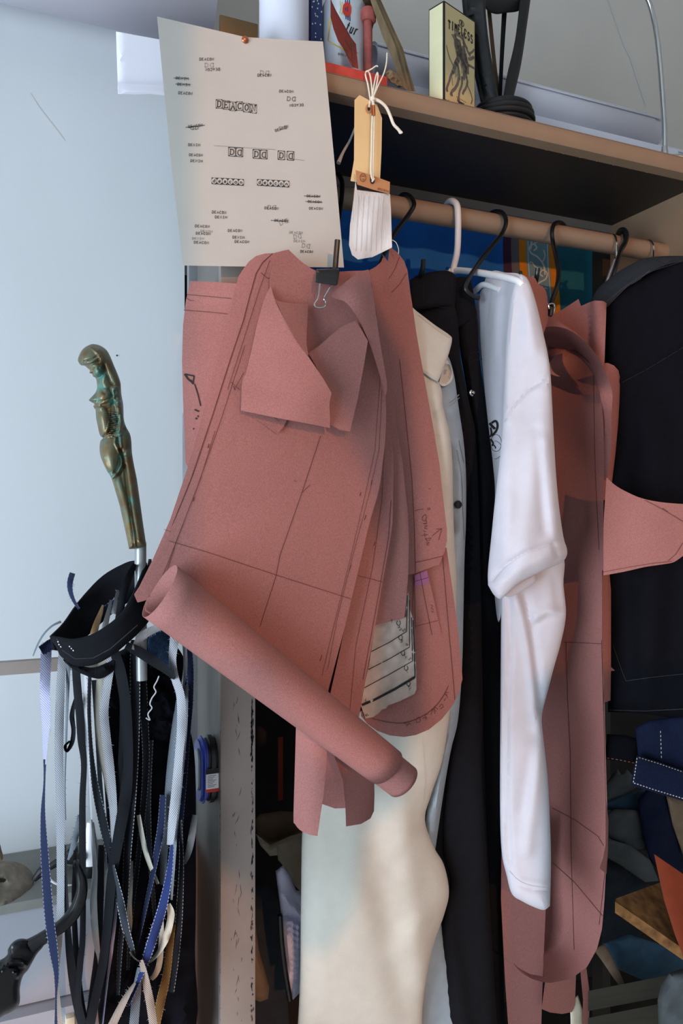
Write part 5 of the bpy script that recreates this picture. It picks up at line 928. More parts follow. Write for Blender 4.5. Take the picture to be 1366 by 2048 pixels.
r1 = surf('panel', [(1060, 650, 1), (1084, 657), (1100, 682), (1118, 694), (1140, 696), (1165, 704), (1186, 732), (1202, 785), (1207, 850), (1207, 1000), (1207, 1277), (1210, 1450), (1214, 1600), (1216, 1680), (1212, 1735), (1209, 1800), (1204, 1858), (1194, 1898), (1174, 1934), (1142, 1958), (1100, 1966), (1080, 1963), (1062, 1957), (1048, 1949), (1036, 1939), (1026, 1926), (1042, 1939), (1060, 1948), (1087, 1953), (1086, 1850), (1085, 1700), (1082, 1400), (1080, 1000)],
    [(1084, 657, 1.085), (1202, 790, 0.98), (1207, 1277, 0.96), (1209, 1800, 0.955), (1142, 1958, 0.98), (1026, 1927, 0.985), (1085, 1880, 1.075), (1080, 1000, 1.09), (1090, 1400, 1.09), (1150, 1500, 1.035), (1150, 900, 1.04), (1150, 1850, 1.03), (1130, 718, 1.115), (1160, 730, 1.085), (1130, 790, 1.065)], M_['kraft'], R1, thick=.0007, step=12, sm=False)
marks(r1, [(.9, [(1187, 745), (1189, 900), (1193, 1000), (1198, 1100)]), (.9, [(1128, 1284), (1170, 1286), (1206, 1288)]), (.9, [(1132, 1284), (1135, 1400), (1140, 1500), (1142, 1700), (1148, 1900)]), (.9, [(1104, 1616), (1150, 1640), (1196, 1673), (1207, 1692)]), (.9, [(1104, 1724), (1150, 1766), (1205, 1832)]), (.9, [(1214, 1700), (1206, 1780), (1198, 1850)]), (.9, [(1203, 1280), (1206, 1400), (1209, 1500)])], M_['pencil'])
surf('outer_curl', [(1082, 657, 1), (1098, 653), (1118, 654), (1140, 661), (1165, 678), (1190, 706), (1207, 735), (1219, 765), (1225, 790), (1223, 830), (1222, 900), (1214, 960, 1), (1208, 960, 1), (1207, 850), (1200, 790), (1188, 752), (1166, 722), (1140, 706), (1115, 700), (1095, 690)], [(1082, 657, 1), (1110, 654, 0.98), (1140, 661, 0.967), (1165, 678, 0.963), (1207, 735, 0.96), (1225, 790, 0.962), (1214, 960, 0.97), (1095, 690, 1.085), (1140, 706, 1.065), (1180, 738, 1.02), (1200, 790, 0.97)], M_['kraft'], R1, thick=.0007, step=7, sm=True)
surf('top_fold', [(1082, 657, 1), (1090, 642), (1101, 630, 1), (1120, 645), (1150, 664, 1), (1175, 686), (1165, 678), (1140, 661), (1118, 654), (1098, 653)], [(1082, 657, 0.9995), (1101, 630, 1.02), (1150, 664, 0.98), (1118, 654, 0.974), (1140, 661, 0.966), (1165, 678, 0.962)], M_['kraft'], R1, thick=.0007, step=6)
surf('inner_curl', [(1096, 692, 1), (1120, 698), (1150, 700), (1170, 714), (1180, 729, 1), (1165, 716), (1145, 708), (1130, 706), (1112, 711), (1102, 722), (1098, 735, 1), (1097, 712)], [(1096, 692, 1.055), (1150, 700, 1.04), (1180, 729, 1.005), (1130, 706, 0.99), (1112, 711, 0.995), (1098, 735, 1.02)], M_['kraft'], R1, thick=.0007, step=5, sm=True)
surf('inner_scroll', [(1099, 724, 1), (1104, 740), (1112, 748), (1121, 753, 1), (1112, 752), (1102, 748), (1096, 740)], 1.0, M_['kraft'], R1, thick=.001, step=4, sm=True)
surf('turned_edge', [(1207, 1280, 1), (1209, 1450), (1212, 1600), (1217, 1640), (1216, 1700), (1213, 1748, 1), (1199, 1737, 1), (1206, 1716), (1211, 1690), (1211, 1600), (1207, 1450)], [(1207, 1280, .948), (1217, 1640, .938), (1213, 1748, .932), (1199, 1737, .926)], M_['kraft'], R1, thick=.0007, step=5)
R4 = pat([(1213, 955, 1), (1230, 970), (1250, 982), (1282, 996), (1320, 1004), (1366, 1008), (1410, 1010, 1), (1412, 1080), (1366, 1112), (1348, 1124), (1330, 1128), (1290, 1134), (1250, 1143), (1207, 1151, 1), (1207, 1060), (1210, 1000)], [(1213, 955, .935), (1410, 1010, .862), (1207, 1151, .925), (1412, 1090, .858), (1300, 1060, .888)], 'red sleeve-cap pattern jutting out in front of the black jacket', GR, sm=True)
marks(R4, [(.9, [(1290, 1000), (1328, 1020), (1366, 1043), (1400, 1062)]), (.8, [(1325, 1016), (1336, 1024)]), (.9, [(1366, 1085), (1352, 1108), (1336, 1122)]), (.9, [(1207, 1144), (1260, 1134), (1310, 1126), (1344, 1123)])], M_['pencil'])
pat([(1204, 1140), (1219, 1147), (1222, 1180), (1222, 1290), (1222, 1334, 1), (1230, 1341, 1), (1222, 1342, 1), (1221, 1401, 1), (1209, 1405, 1), (1204, 1300)], [(1204, 1140, .945), (1222, 1180, .955), (1209, 1405, .94)], 'strip of red pattern peeping out below the sleeve-cap pattern', GR, 'kraft_b', step=7)
pat([(1003, 1690), (1020, 1640), (1090, 1640), (1092, 1800), (1084, 2000), (1082, 2075), (1018, 2075), (1010, 1960), (1002, 1800)], [(1003, 1690, 1.05), (1090, 1640, 1.04), (1082, 2075, 1.05), (1018, 2075, 1.05), (1050, 1850, 1.045)], 'lowest red pattern hanging below the hem of the white shirt', GR, 'kraft')
pat([(1092, 1950), (1152, 1950), (1150, 2010), (1144, 2024), (1125, 2028), (1100, 2025), (1083, 2018)], 1.03, 'red pattern stub under the rounded bottom of the long pattern', GR, 'kraft_b')
pat([(1160, 1935), (1172, 1930), (1180, 1990), (1178, 2040), (1172, 2075), (1164, 2075), (1166, 2000)], 1.02, 'thin red strip at the foot beside the planks', GR, 'kraft_b', step=8)
surf('canvas_strip', [(1140, 2005), (1148, 1996), (1156, 1990), (1166, 2020), (1166, 2075), (1142, 2075)], 1.035, M_['scrap_beige'], None, 'frayed beige canvas end between the red strips at the foot', 'fabric scrap', thick=.003, bulge=.003, bw=6, step=6)

# ================================================================== the heap at the far foot of the unit
def heap(name, o, Y, m, lab, cat='fabric scrap', g=None, **k):
    k.setdefault('bulge', .008); k.setdefault('bw', 18); k.setdefault('thick', .004); k.setdefault('step', 10)
    return surf(name, o, Y+(.1 if cat == 'fabric scrap' else 0) if isinstance(Y, float) else Y, M_[m], None, lab, cat, g, **k)
FZ = [('crumple', 70, .005, 3)]
jn = thing('jeans', P(1320, 1600, .98), 'folded dark indigo jeans with ecru stitching under the black jacket', 'jeans')
def jp(name, o, Y, m, **k): return surf(name, o, Y, M_[m], jn, thick=.004, bulge=.006, bw=14, step=9, **k)
j2 = jp('panel', [(1270, 1455), (1300, 1440), (1366, 1432), (1430, 1425), (1430, 1560), (1366, 1545), (1275, 1514)], [(1270, 1455, .99), (1430, 1425, .93), (1366, 1545, .95)], 'indigo', feats=[('crumple', 90, .003, 7)])
j1 = jp('waistband', [(1274, 1510), (1320, 1524), (1366, 1540), (1430, 1562), (1430, 1625), (1366, 1602), (1310, 1585), (1262, 1571), (1266, 1540)], [(1274, 1510, .965), (1430, 1562, .915), (1262, 1571, .958)], 'indigo')
j3 = jp('panel', [(1214, 1468), (1250, 1470), (1278, 1478), (1272, 1527), (1240, 1524), (1210, 1518)], [(1214, 1468, 1.0), (1278, 1478, .99), (1240, 1520, .985)], 'navyblack')
def dash(s, pts, w, L, m):
    q = dens(pts, L); marks(s, [(w, [q[i], q[i+1]]) for i in range(0, len(q)-1, 2)], m, 'stitching')
dash(j1, [(1278, 1515), (1320, 1528), (1366, 1544), (1400, 1556)], 1.6, 3, M_['stitch']); dash(j1, [(1274, 1516), (1270, 1545), (1266, 1568)], 1.6, 3, M_['stitch']); dash(j1, [(1268, 1566), (1310, 1580), (1366, 1597), (1400, 1608)], 1.6, 3, M_['stitch'])
dash(j2, [(1321, 1462), (1322, 1490), (1323, 1520)], 1.4, 4, M_['stitch']); dash(j3, [(1214, 1516), (1240, 1520), (1268, 1526)], 1.2, 4, M_['gold_stitch'])
heap('fabric_scrap', [(1336, 1419), (1366, 1415), (1400, 1412), (1400, 1438), (1366, 1438), (1343, 1439)], .94, 'indigo_lt', 'lighter blue denim scrap above the folded jeans', step=7)
heap('fabric_scrap', [(1353, 1438), (1400, 1436), (1400, 1472), (1366, 1462), (1355, 1456)], .935, 'scrap_brown', 'small tan felt scrap on the folded jeans', step=7)
heap('fabric_scrap', [(1210, 1570), (1234, 1538), (1242, 1548), (1254, 1538), (1266, 1552), (1272, 1576), (1250, 1588), (1212, 1600)], 1.02, 'scrap_grey', 'pointed grey scrap beneath the folded jeans', feats=FZ)
heap('fabric_scrap', [(1212, 1604), (1240, 1592), (1290, 1578), (1310, 1620), (1290, 1640), (1228, 1622), (1212, 1618)], 1.03, 'scrap_teal', 'slate scrap tucked below the pointed grey one', feats=FZ)
heap('fabric_scrap', [(1212, 1628), (1230, 1618), (1276, 1620), (1290, 1660), (1300, 1700), (1270, 1700), (1210, 1672)], 1.01, 'scrap_grey', 'wide grey scrap in the middle of the heap', feats=FZ)
heap('fabric_scrap', [(1276, 1600), (1300, 1570), (1330, 1584), (1350, 1650), (1372, 1740), (1330, 1760), (1300, 1720), (1284, 1670)], 1.0, 'indigo', 'dark blue trouser leg slumped in the heap', feats=FZ, bulge=.014)
heap('fabric_scrap', [(1332, 1590), (1400, 1610), (1400, 1720), (1366, 1710), (1345, 1650)], .99, 'scrap_brown', 'brownish cloth beside the slumped blue leg', feats=FZ)
heap('fabric_scrap', [(1210, 1676), (1260, 1690), (1300, 1720), (1318, 1762), (1290, 1764), (1240, 1730), (1208, 1712)], .99, 'scrap_grey', 'long grey strip of cloth above the chipboard', feats=FZ)
heap('fabric_scrap', [(1206, 1705), (1250, 1735), (1300, 1770), (1320, 1850), (1260, 1880), (1204, 1890)], 1.02, 'scrap_dark', 'dark cloth behind the chipboard corner', feats=FZ)
heap('fabric_scrap', [(1205, 1888), (1232, 1876), (1256, 1868), (1310, 1885), (1400, 1915), (1400, 1950), (1340, 1950), (1290, 1962), (1235, 1938)], .965, 'scrap_teal', 'teal cloth lying below the chipboard', feats=FZ)
heap('fabric_scrap', [(1190, 1903), (1198, 1892), (1210, 1888), (1224, 1912), (1240, 1945), (1253, 1978), (1244, 1978), (1228, 1958), (1208, 1928)], .93, 'scrap_brown', 'frayed wedge-shaped tan scrap beside the rounded pattern', bulge=.004, bw=8, step=6)
heap('fabric_scrap', [(1315, 2000), (1322, 1970), (1338, 1946), (1366, 1936), (1410, 1930), (1410, 2075), (1318, 2075)], [(1315, 2000, .93), (1410, 1930, .905), (1410, 2075, .90), (1318, 2075, .925)], 'scrap_grey', 'grey cloth bundle in the bottom corner', feats=FZ, bulge=.02)
cb = P(1300, 1840, .93)
bo = thing('chipboard', P(1232, 1829, .935), 'chipboard offcut with a raw speckled edge lying on the heap', 'board')
V = [P(1230, 1803, .93), P(1420, 1935, .87), P(1420, 1780, .965), P(1320, 1765, 1.0), P(1232, 1797, .94)]; V2 = [v-Vector((0, 0, .017)) for v in V]; k = len(V)
MB().add([v[:] for v in V+V2], [tuple(range(k)), tuple(range(k, 2*k))[::-1]]+[(i, i+k, (i+1) % k+k, (i+1) % k) for i in range(k)]).build('board', M_['chip'], bo, smooth=False)
heap('leather_piece', [(1308, 1708), (1340, 1730), (1366, 1748), (1420, 1770), (1420, 1950), (1366, 1912), (1350, 1870), (1328, 1800)], [(1308, 1708, .955), (1420, 1770, .90), (1366, 1912, .875)], 'orangeleather', 'orange leather piece leaning over the chipboard', 'leather', bulge=0, thick=.003, feats=[('ridge', [(1320, 1720), (1380, 1930)], .004, 30)])
for i, (z, lab) in enumerate(((1968, 'weathered plank at the foot of the unit, upper of two'), (2022, 'weathered plank at the foot of the unit, lower of two'))):
    surf('plank', [(1176, z+14), (1420, z-34), (1420, z+8), (1176, z+54)], [(1176, z, 1.0), (1420, z, .96), (1300, z+40, .985)], M_['plank'], None, lab, 'plank', 'weathered planks at the foot of the unit', thick=.03, step=16)
# ================================================================== things deep inside, between post and trousers
heap('cloth_roll', [(509, 1640), (520, 1628), (560, 1622), (600, 1624), (610, 1660), (590, 1672), (540, 1690), (515, 1672)], 1.2, 'scrap_brown', 'brown cloth roll in the shade behind the steel post', bulge=.02, bw=24)
heap('cloth_roll', [(512, 1668), (540, 1690), (580, 1672), (620, 1660), (622, 1690), (580, 1708), (540, 1712), (520, 1690)], 1.16, 'scrap_beige', 'beige cloth roll below the brown one behind the post', bulge=.018, bw=18)
heap('cloth_piece', [(553, 1690), (566, 1682), (620, 1672), (626, 1790), (600, 1782), (590, 1772), (574, 1740), (556, 1720)], 1.10, 'scrap_beige', 'ecru canvas folded over a white garment beside the cream trousers', bulge=.012, bw=14, feats=[('ridge', [(562, 1690), (600, 1780)], .006, 8)])
heap('white_garment', [(551, 1742), (566, 1730), (580, 1750), (592, 1780), (630, 1790), (630, 1980), (600, 1985), (586, 2000), (576, 1970), (568, 1900), (560, 1810)], 1.09, 'scrap_white', 'white gathered garment hanging beside the cream trousers', 'garment', bulge=.012, bw=16, step=7, feats=[('ridge', [(575, 1840), (580, 1960)], .008, 4), ('ridge', [(586, 1845), (592, 1965)], .009, 4), ('ridge', [(597, 1850), (598, 1960)], .008, 4), ('ridge', [(560, 1830), (620, 1842)], -.006, 5), ('ridge', [(560, 1790), (600, 1830), (620, 1836)], .008, 10)])
heap('felt_piece', [(500, 1850), (510, 1840), (518, 1900), (530, 1940), (539, 1975), (536, 1998), (520, 2004), (500, 1996)], 1.02, 'scrap_brown', 'brown felt piece bulging out beside the post', bulge=.016, bw=18)
heap('dark_cloth', [(505, 1780), (530, 1760), (556, 1800), (570, 1900), (580, 2075), (500, 2075)], 1.13, 'scrap_dark', 'dark cloth hanging deep inside beside the post', bulge=.01)
MB().tube([P(x, y, 1.08) for x, y in ((560, 1830), (563, 1880), (570, 1940), (580, 2000))], .004, 8, 5).build('black_strap', M_['black'], None, 'glossy black strap along the white garment', 'strap')
heap('orange_folder', [(556, 1475), (566, 1473), (566, 1600), (556, 1602)], 1.3, 'orangeleather', 'dim orange spine standing in the dark behind the curls', 'folder', bulge=0, thick=.01)
YS = .93                                               # the cane, the bar and its strips hang a little in front of the bench
# ================================================================== cane with a bronze figure
cn = thing('cane', P(280, 1260, YS), 'cane with a patinated bronze handle shaped as a woman in a headdress', 'cane')
so_ = [(176, 691), (186, 688), (200, 691), (213, 700), (221, 714), (228, 731), (236, 750), (241, 765), (242, 778), (243, 790), (246, 806), (247, 820), (248, 840), (253, 855), (260, 868), (263, 885), (264, 905), (268, 930), (274, 960), (281, 1010), (288, 1060), (293, 1092, 1), (275, 1097), (258, 1098, 1), (250, 1060), (240, 1015), (230, 980), (222, 955), (215, 944), (208, 930), (201, 912), (199, 895), (201, 882), (206, 876), (203, 874), (199, 868), (195, 850), (192, 836), (191, 820), (188, 816), (187, 812), (189, 809), (186, 806), (178, 801), (180, 797), (190, 786), (194, 776), (193, 762), (190, 755), (186, 753), (184, 748), (179, 746), (180, 741), (177, 738), (170, 732), (164, 731), (160, 729), (156, 722), (157, 714), (162, 703), (168, 696)]
teal_pts = [((226, 790), 9), ((229, 800), 8), ((222, 805), 6), ((193, 772), 8), ((203, 752), 12), ((200, 742), 10), ((204, 775), 9), ((237, 845), 5), ((237, 880), 8), ((240, 915), 9), ((236, 935), 8), ((218, 950), 9), ((232, 860), 4), ((196, 800), 6), ((238, 830), 4), ((262, 1000), 6), ((266, 1040), 5), ((240, 868), 5)]
def pat_attr(x, y):
    a = np.zeros(x.shape)
    for (cx, cy), r in teal_pts: a = np.maximum(a, .75*np.exp(-(((x-cx)**2+(y-cy)**2)/(r*r))))
    return a
ribs = []
for i in range(13):
    t = i/12.0; y = 826+t*46; xa = 219-(t**2)*9; xb = 236-(max(0, t-.55)**1.6)*34; ribs.append(('ridge', [(xa, y-1), (xb, y+1.5)], .003, 1.15)); ribs.append(('ridge', [(xa, y+1), (xb, y+3.4)], -.004, .9))
sf = [('dome', (186, 716), .007, 26, 24, 0), ('ridge', [(158, 724), (170, 727), (184, 723), (197, 714)], .0035, 2.6), ('ridge', [(160, 722), (172, 722.5), (186, 718), (196, 710)], -.003, 1.2), ('ridge', [(164, 731), (176, 731), (190, 725), (199, 721)], -.004, 1.4), ('ridge', [(177, 692), (186, 698), (194, 706), (199, 713), (203, 722)], .003, 2.2), ('ridge', [(161, 706), (163, 716), (165, 722)], -.0018, .9), ('dome', (202, 719), .004, 4.5, 5, 0),
     ('dome', (190, 741), .006, 13, 14, 20), ('dome', (181, 743), .0035, 3.2, 4.5, 20), ('ridge', [(178, 735), (184, 734.5), (190, 736)], -.0028, 1.6), ('dome', (186, 737), .0015, 3, 1.6, 0), ('dome', (195, 745), .003, 7, 7, 0), ('ridge', [(183, 749), (188, 750)], -.002, .9), ('ridge', [(190, 757), (200, 756), (207, 748), (206, 735)], -.0045, 2.2), ('dome', (202, 735), .003, 3, 4, 0),
     ('ridge', [(199, 700), (214, 724), (226, 750), (238, 772)], .004, 7), ('ridge', [(206, 728), (212, 745), (220, 764), (228, 772)], -.003, 2.4), ('ridge', [(208, 752), (206, 765), (212, 775)], .003, 6), ('pad', [(178, 800), (190, 789), (197, 778), (210, 790), (216, 786), (222, 796), (215, 803), (200, 806), (188, 806)], .003, 5), ('ridge', [(194, 776), (190, 787), (181, 797)], .003, 2.5), ('dome', (208, 790), .006, 14, 14, 20),
     ('ridge', [(187, 807), (200, 807), (213, 804), (222, 799), (230, 791)], .0032, 2.2), ('ridge', [(186, 803.5), (200, 803.5), (212, 800), (221, 795)], -.0025, 1.1), ('ridge', [(188, 818), (200, 817.5), (212, 815), (219, 813)], .003, 2.0), ('ridge', [(188, 813), (204, 812)], -.002, 1.5),
     ('dome', (204, 842), .008, 15, 32, -6), ('ridge', [(219, 818), (219, 845), (212, 868)], .002, 1.4), ('ridge', [(203, 875), (212, 874), (224, 868), (236, 858)], -.004, 2.0),
     ('cyl', [(230, 778), (233, 790), (237, 806)], .010, 8.5), ('cyl', [(237, 806), (240, 828), (242, 842), (239, 862), (238, 868)], .010, 6.4), ('ridge', [(229, 801), (238, 801), (246, 799)], .003, 1.3), ('ridge', [(230, 805), (239, 805), (247, 803)], .003, 1.3), ('ridge', [(234, 869), (244, 869)], .003, 1.4), ('cyl', [(238, 872), (239, 886), (240, 893)], .009, 5.6), ('ridge', [(238, 884), (238, 896)], -.0012, .6), ('ridge', [(240.5, 884), (240.5, 896)], -.0012, .6), ('ridge', [(236, 884), (236.5, 895)], -.0012, .6), ('ridge', [(223, 808), (232, 800), (230, 782)], -.004, 2.4), ('ridge', [(236, 830), (236, 858)], -.004, 1.8),
     ('dome', (218, 912), .012, 20, 44, 8), ('ridge', [(232, 868), (230, 886), (237, 902), (243, 920), (243, 930), (236, 944), (224, 956)], .0042, 2.0), ('ridge', [(236, 870), (234, 886), (241, 902), (247, 920), (247, 932), (240, 947), (228, 959)], -.005, 2.2), ('ridge', [(206, 892), (208, 920), (214, 944)], .003, 2.4), ('ridge', [(213, 945), (217, 953), (222, 957)], .004, 3.5), ('dome', (252, 888), .008, 14, 26, 0),
     ('cyl', [(228, 960), (242, 1010), (262, 1092)], .008, 15), ('cyl', [(258, 910), (268, 1000), (283, 1090)], .006, 12), ('ridge', [(250, 930), (256, 975), (264, 1030), (274, 1092)], -.006, 2.2), ('ridge', [(246, 925), (254, 985), (268, 1092)], -.003, 1.4)]+ribs
surf('handle', so_, [(160, 720, YS+.06), (242, 778, YS+.06), (200, 900, YS+.05), (290, 1092, YS), (258, 1098, YS)], M_['bronze'], cn, 'bronze figure of a woman, green in the hollows', thick=.002, step=1.7, bstep=2.0, bulge=.017, bback=.017, bw=22, sm=True, sharp=None, feats=sf, attr=pat_attr)
MB().tube([P(281, 1085, YS+.002), P(281, 1160, YS), P(283, 1360, YS)], .0066, 18, 3).build('shaft', M_['rod'], cn)

# ================================================================== bar, waistband, selvedge strips
MB().box(P(-70, 1336, 1.01).x, .2, 1.004, 1.016, P(0, 1350, 1.01).z, P(0, 1323, 1.01).z, .002).build('rail', M_['post'], None, 'flat taupe steel bar along the plaster wall under the waistband', 'bar')
br = bpy.data.objects[-1] if False else None
wbn = thing('waistband', P(200, 1300, 1.0), 'black denim waistband opened into a loop round the cane', 'waistband')
def band3(name, pairs, m, parent, closed=False, thick=.0025, k=5):
    q = crom2([tuple(a)+tuple(b) for a, b in pairs], k, closed); V = []; Fc = []; n = len(q); J = 5
    for r in q:
        a = P(r[0], r[1], r[2]*YS); b = P(r[3], r[4], r[5]*YS)
        for j in range(J): V.append(tuple(a.lerp(b, j/(J-1))))
    for i in range(n if closed else n-1):
        i2 = (i+1) % n
        for j in range(J-1): Fc.append((i*J+j, i2*J+j, i2*J+j+1, i*J+j+1))
    o = mk(name, V, Fc, m, parent); s = o.modifiers.new('thickness', 'SOLIDIFY'); s.thickness = thick; s.offset = 0; return o
band3('back_band', [((101, 1272, 1.0), (108, 1300, 1.0)), ((128, 1245, 1.02), (135, 1300, 1.02)), ((160, 1200, 1.045), (170, 1275, 1.045)), ((205, 1152, 1.055), (215, 1235, 1.055)), ((250, 1126, 1.05), (256, 1205, 1.05)), ((272, 1121, 1.04), (274, 1195, 1.04)), ((284, 1122, 1.02), (286, 1190, 1.02)), ((292, 1126, 1.0), (296, 1190, 1.0))], M_['blackcloth'], wbn)
band3('front_band', [((101, 1272, 1.0), (116, 1296, .998)), ((118, 1274, .985), (124, 1312, .985)), ((145, 1278, .97), (148, 1330, .972)), ((180, 1270, .962), (186, 1330, .962)), ((215, 1250, .958), (222, 1312, .958)), ((243, 1226, .96), (252, 1288, .96)), ((262, 1195, .968), (280, 1262, .968)), ((276, 1165, .98), (300, 1235, .98)), ((292, 1126, 1.0), (304, 1200, 1.0))], M_['blackcloth'], wbn)
fb = Surf(); fb.parent = wbn; fb.front = tps([(x, y, z*YS) for x, y, z in ((118, 1290, .983), (145, 1300, .969), (186, 1300, .960), (222, 1280, .956), (252, 1260, .958), (300, 1200, .985))])
marks(fb, [(1.2, [(124, 1300), (150, 1318), (186, 1316), (220, 1298), (250, 1272), (275, 1250)])], M_['stitchdark'], 'seam', off=.003)
def dashes(pts, w, L, m):
    q = dens(pts, L); marks(fb, [(w, [q[i], q[i+1]]) for i in range(0, len(q)-1, 2)], m, 'stitching', off=.004)
dashes([(114, 1276), (117, 1288), (124, 1297)], 2.0, 2.5, M_['whiteplastic']); dashes([(132, 1283), (138, 1292), (149, 1304)], 2.0, 2.5, M_['whiteplastic'])
def strip(pts, m, lab, Y=1.02, fray=0, tilt=.006, g='selvedge strips hanging from the bar', cat='fabric strip', name='selvedge_strip', m2=None, cut=None):
    """pts: (px, py, width px[, Y]) down the middle of the tape"""
    Y = Y*YS; p4 = [(a[0], a[1], a[2], a[3]*YS if len(a) > 3 else Y) for a in pts]; q = np.array(crom2(p4, 7)); c = q[:, :2]; t = np.gradient(c, axis=0); t /= np.maximum(np.linalg.norm(t, axis=1), 1e-9)[:, None]
    nn = np.stack([-t[:, 1], t[:, 0]], 1); w = np.maximum(q[:, 2], 1.2); Yq = q[:, 3]; n = len(q); J = 4; wmax = w.max()
    tl = np.sqrt(np.maximum(0, 1-(w/wmax)**2))*tilt*1.6
    V = []; UV = []; L = np.concatenate([[0], np.cumsum(np.linalg.norm(np.diff(c, axis=0), axis=1))])*PXM(c[0, 0], Y)
    for j in range(J):
        s = j/(J-1)-.5; pj = c+nn*(w*s)[:, None]; V.append(Pn(pj[:, 0], pj[:, 1], Yq+tl*s*2-.0015*(1-4*s*s))); UV.append(np.stack([np.full(n, j/(J-1)), L], 1))
    for j in range(J):
        s = j/(J-1)-.5; pj = c+nn*(w*s)[:, None]; V.append(Pn(pj[:, 0], pj[:, 1], Yq+tl*s*2-.0015*(1-4*s*s)+.0009)); UV.append(np.stack([np.full(n, j/(J-1)), L], 1))
    Fc = []
    for j in range(J-1):
        for i in range(n-1): Fc.append((j*n+i, j*n+i+1, (j+1)*n+i+1, (j+1)*n+i)); Fc.append(((J+j)*n+i, (J+j+1)*n+i, (J+j+1)*n+i+1, (J+j)*n+i+1))
    for i in range(n-1): Fc.append((i, J*n+i, J*n+i+1, i+1)); Fc.append(((J-1)*n+i, (J-1)*n+i+1, (2*J-1)*n+i+1, (2*J-1)*n+i))
    V = np.concatenate(V); UV = np.concatenate(UV)
    mats = [TW[m]] if isinstance(m, str) else [m]; mi = None
    if m2: mats.append(TW[m2]); mi = [0]*len(Fc); ctr = [np.mean([V[i][2] for i in f]) for f in Fc]; zc = P(c[0, 0], cut, Y).z; mi = [1 if z < zc else 0 for z in ctr]
    o = mk(name, V, Fc, mats, None, lab, cat, g, None, True, mi, UV, 60)
    if fray:
        rs = random.Random(int(pts[0][0]*7+pts[0][1])); mb = MB(); ww = w
        for k in range(fray):
            i = rs.randrange(1, n-1); sd = rs.choice((-.5, .5)); a = c[i]+nn[i]*ww[i]*sd; L2 = rs.uniform(2, 6); dr = nn[i]*(1 if sd > 0 else -1)*L2+t[i]*rs.uniform(-2, 4); h = t[i]*.35
            mb.add(Pn(np.array([a[0]-h[0], a[0]+h[0], a[0]+dr[0]]), np.array([a[1]-h[1], a[1]+h[1], a[1]+dr[1]]), np.full(3, Yq[i])), [(0, 1, 2)])
        ma = M_['charcoal'] if isinstance(m, str) and m in ('black', 'blackedge', 'dark', 'navy', 'slate') else M_['swatch_line']
        mb.build('frayed_thread', ma, o, smooth=False, recalc=False)['kind'] = 'stuff'
    return o
S = strip
S([(92, 1290, 22, 1.05), (92, 1310, 22, 1.055), (90, 1380, 20), (92, 1440, 18), (90, 1490, 10), (89, 1560, 4), (86, 1630, 10), (90, 1720, 17), (98, 1830, 19), (107, 1900, 18), (113, 1950, 10), (112, 2000, 4), (112, 2070, 8)], 'lilac', 'lilac twill strip turning navy lower down, outermost over the bar', .97, 50, m2='navy', cut=1520)
S([(128, 1290, 16, 1.05), (125, 1310, 16, 1.055), (120, 1400, 18), (118, 1500, 18), (120, 1600, 17), (121, 1700, 16), (121, 1800, 15), (118, 1880, 13), (113, 1950, 10), (116, 2000, 9), (121, 2070, 14)], 'grey', 'even grey twill strip, second from the outside', 1.025, 40, m2='brown', cut=1860)  # brown lower part: warm sunlight put into the colour of the grey tape
S([(140, 1300, 8), (137, 1330, 9), (134, 1420, 6), (130, 1560, 3), (131, 1640, 3)], 'slate', 'thin slate strip close behind the even grey one', 1.04, 14)
S([(150, 1310, 16), (155, 1380, 17), (160, 1430, 17), (163, 1480, 16), (168, 1530, 12), (165, 1600, 13), (165, 1700, 14), (166, 1800, 12), (165, 1880, 12), (160, 1930, 13), (156, 2000, 14), (170, 2070, 20)], 'black', 'black strip dropping straight from the front of the waistband', 1.01, 40)
S([(131, 1690, 3), (133, 1800, 8), (137, 1880, 14), (145, 1950, 18), (155, 2010, 18), (168, 2070, 14)], 'black', 'black strip swinging low behind the even grey one', 1.02, 16)
S([(174, 1340, 10), (170, 1400, 8), (172, 1450, 7), (176, 1500, 7), (180, 1600, 6), (184, 1660, 5)], 'white', 'thin white canvas strip beside the black one', 1.035)
S([(207, 1310, 19), (203, 1360, 20), (198, 1410, 18), (200, 1460, 18), (206, 1520, 14), (214, 1570, 8), (227, 1655, 4)], 'cream', 'wide cream canvas strip under the waistband', 1.015, 20)
S([(229, 1290, 16), (224, 1312, 18), (216, 1360, 17), (208, 1420, 18), (212, 1470, 18), (218, 1520, 18), (224, 1580, 17), (227, 1640, 14), (225, 1710, 5)], 'light', 'pale speckled twill strip crossing the cream one', 1.005, 40)
S([(180, 1340, 8), (178, 1420, 8), (182, 1500, 9), (190, 1570, 14), (205, 1640, 18), (218, 1700, 16), (226, 1750, 12), (228, 1775, 7)], 'dark', 'dark twill strip leaning away below the cream one', 1.02, 20)
S([(228, 1300, 18), (240, 1340, 22), (250, 1400, 22), (254, 1460, 22), (256, 1530, 20), (250, 1600, 24), (236, 1680, 22), (223, 1760, 20), (215, 1850, 18), (205, 1930, 18), (190, 2000, 18), (176, 2070, 20)], 'black', 'broad black strip sweeping the whole length of the bunch', .995, 50)
S([(272, 1280, 22), (270, 1330, 21), (270, 1400, 20), (268, 1500, 20), (262, 1600, 20), (255, 1700, 16), (250, 1800, 12), (240, 1900, 10), (236, 1990, 6)], 'blackedge', 'second broad black strip just beneath the cane', 1.0, 40)
S([(182, 1640, 4), (186, 1690, 7), (190, 1740, 10), (187, 1800, 14), (190, 1860, 14), (196, 1910, 9), (199, 1960, 3)], 'white', 'white canvas strip bowing in the lower bunch', 1.025)
S([(236, 1760, 3), (231, 1830, 6), (223, 1900, 7), (215, 1960, 4), (205, 2050, 3)], 'lilac', 'slim lilac strip edge low beside the broad black one', 1.0)
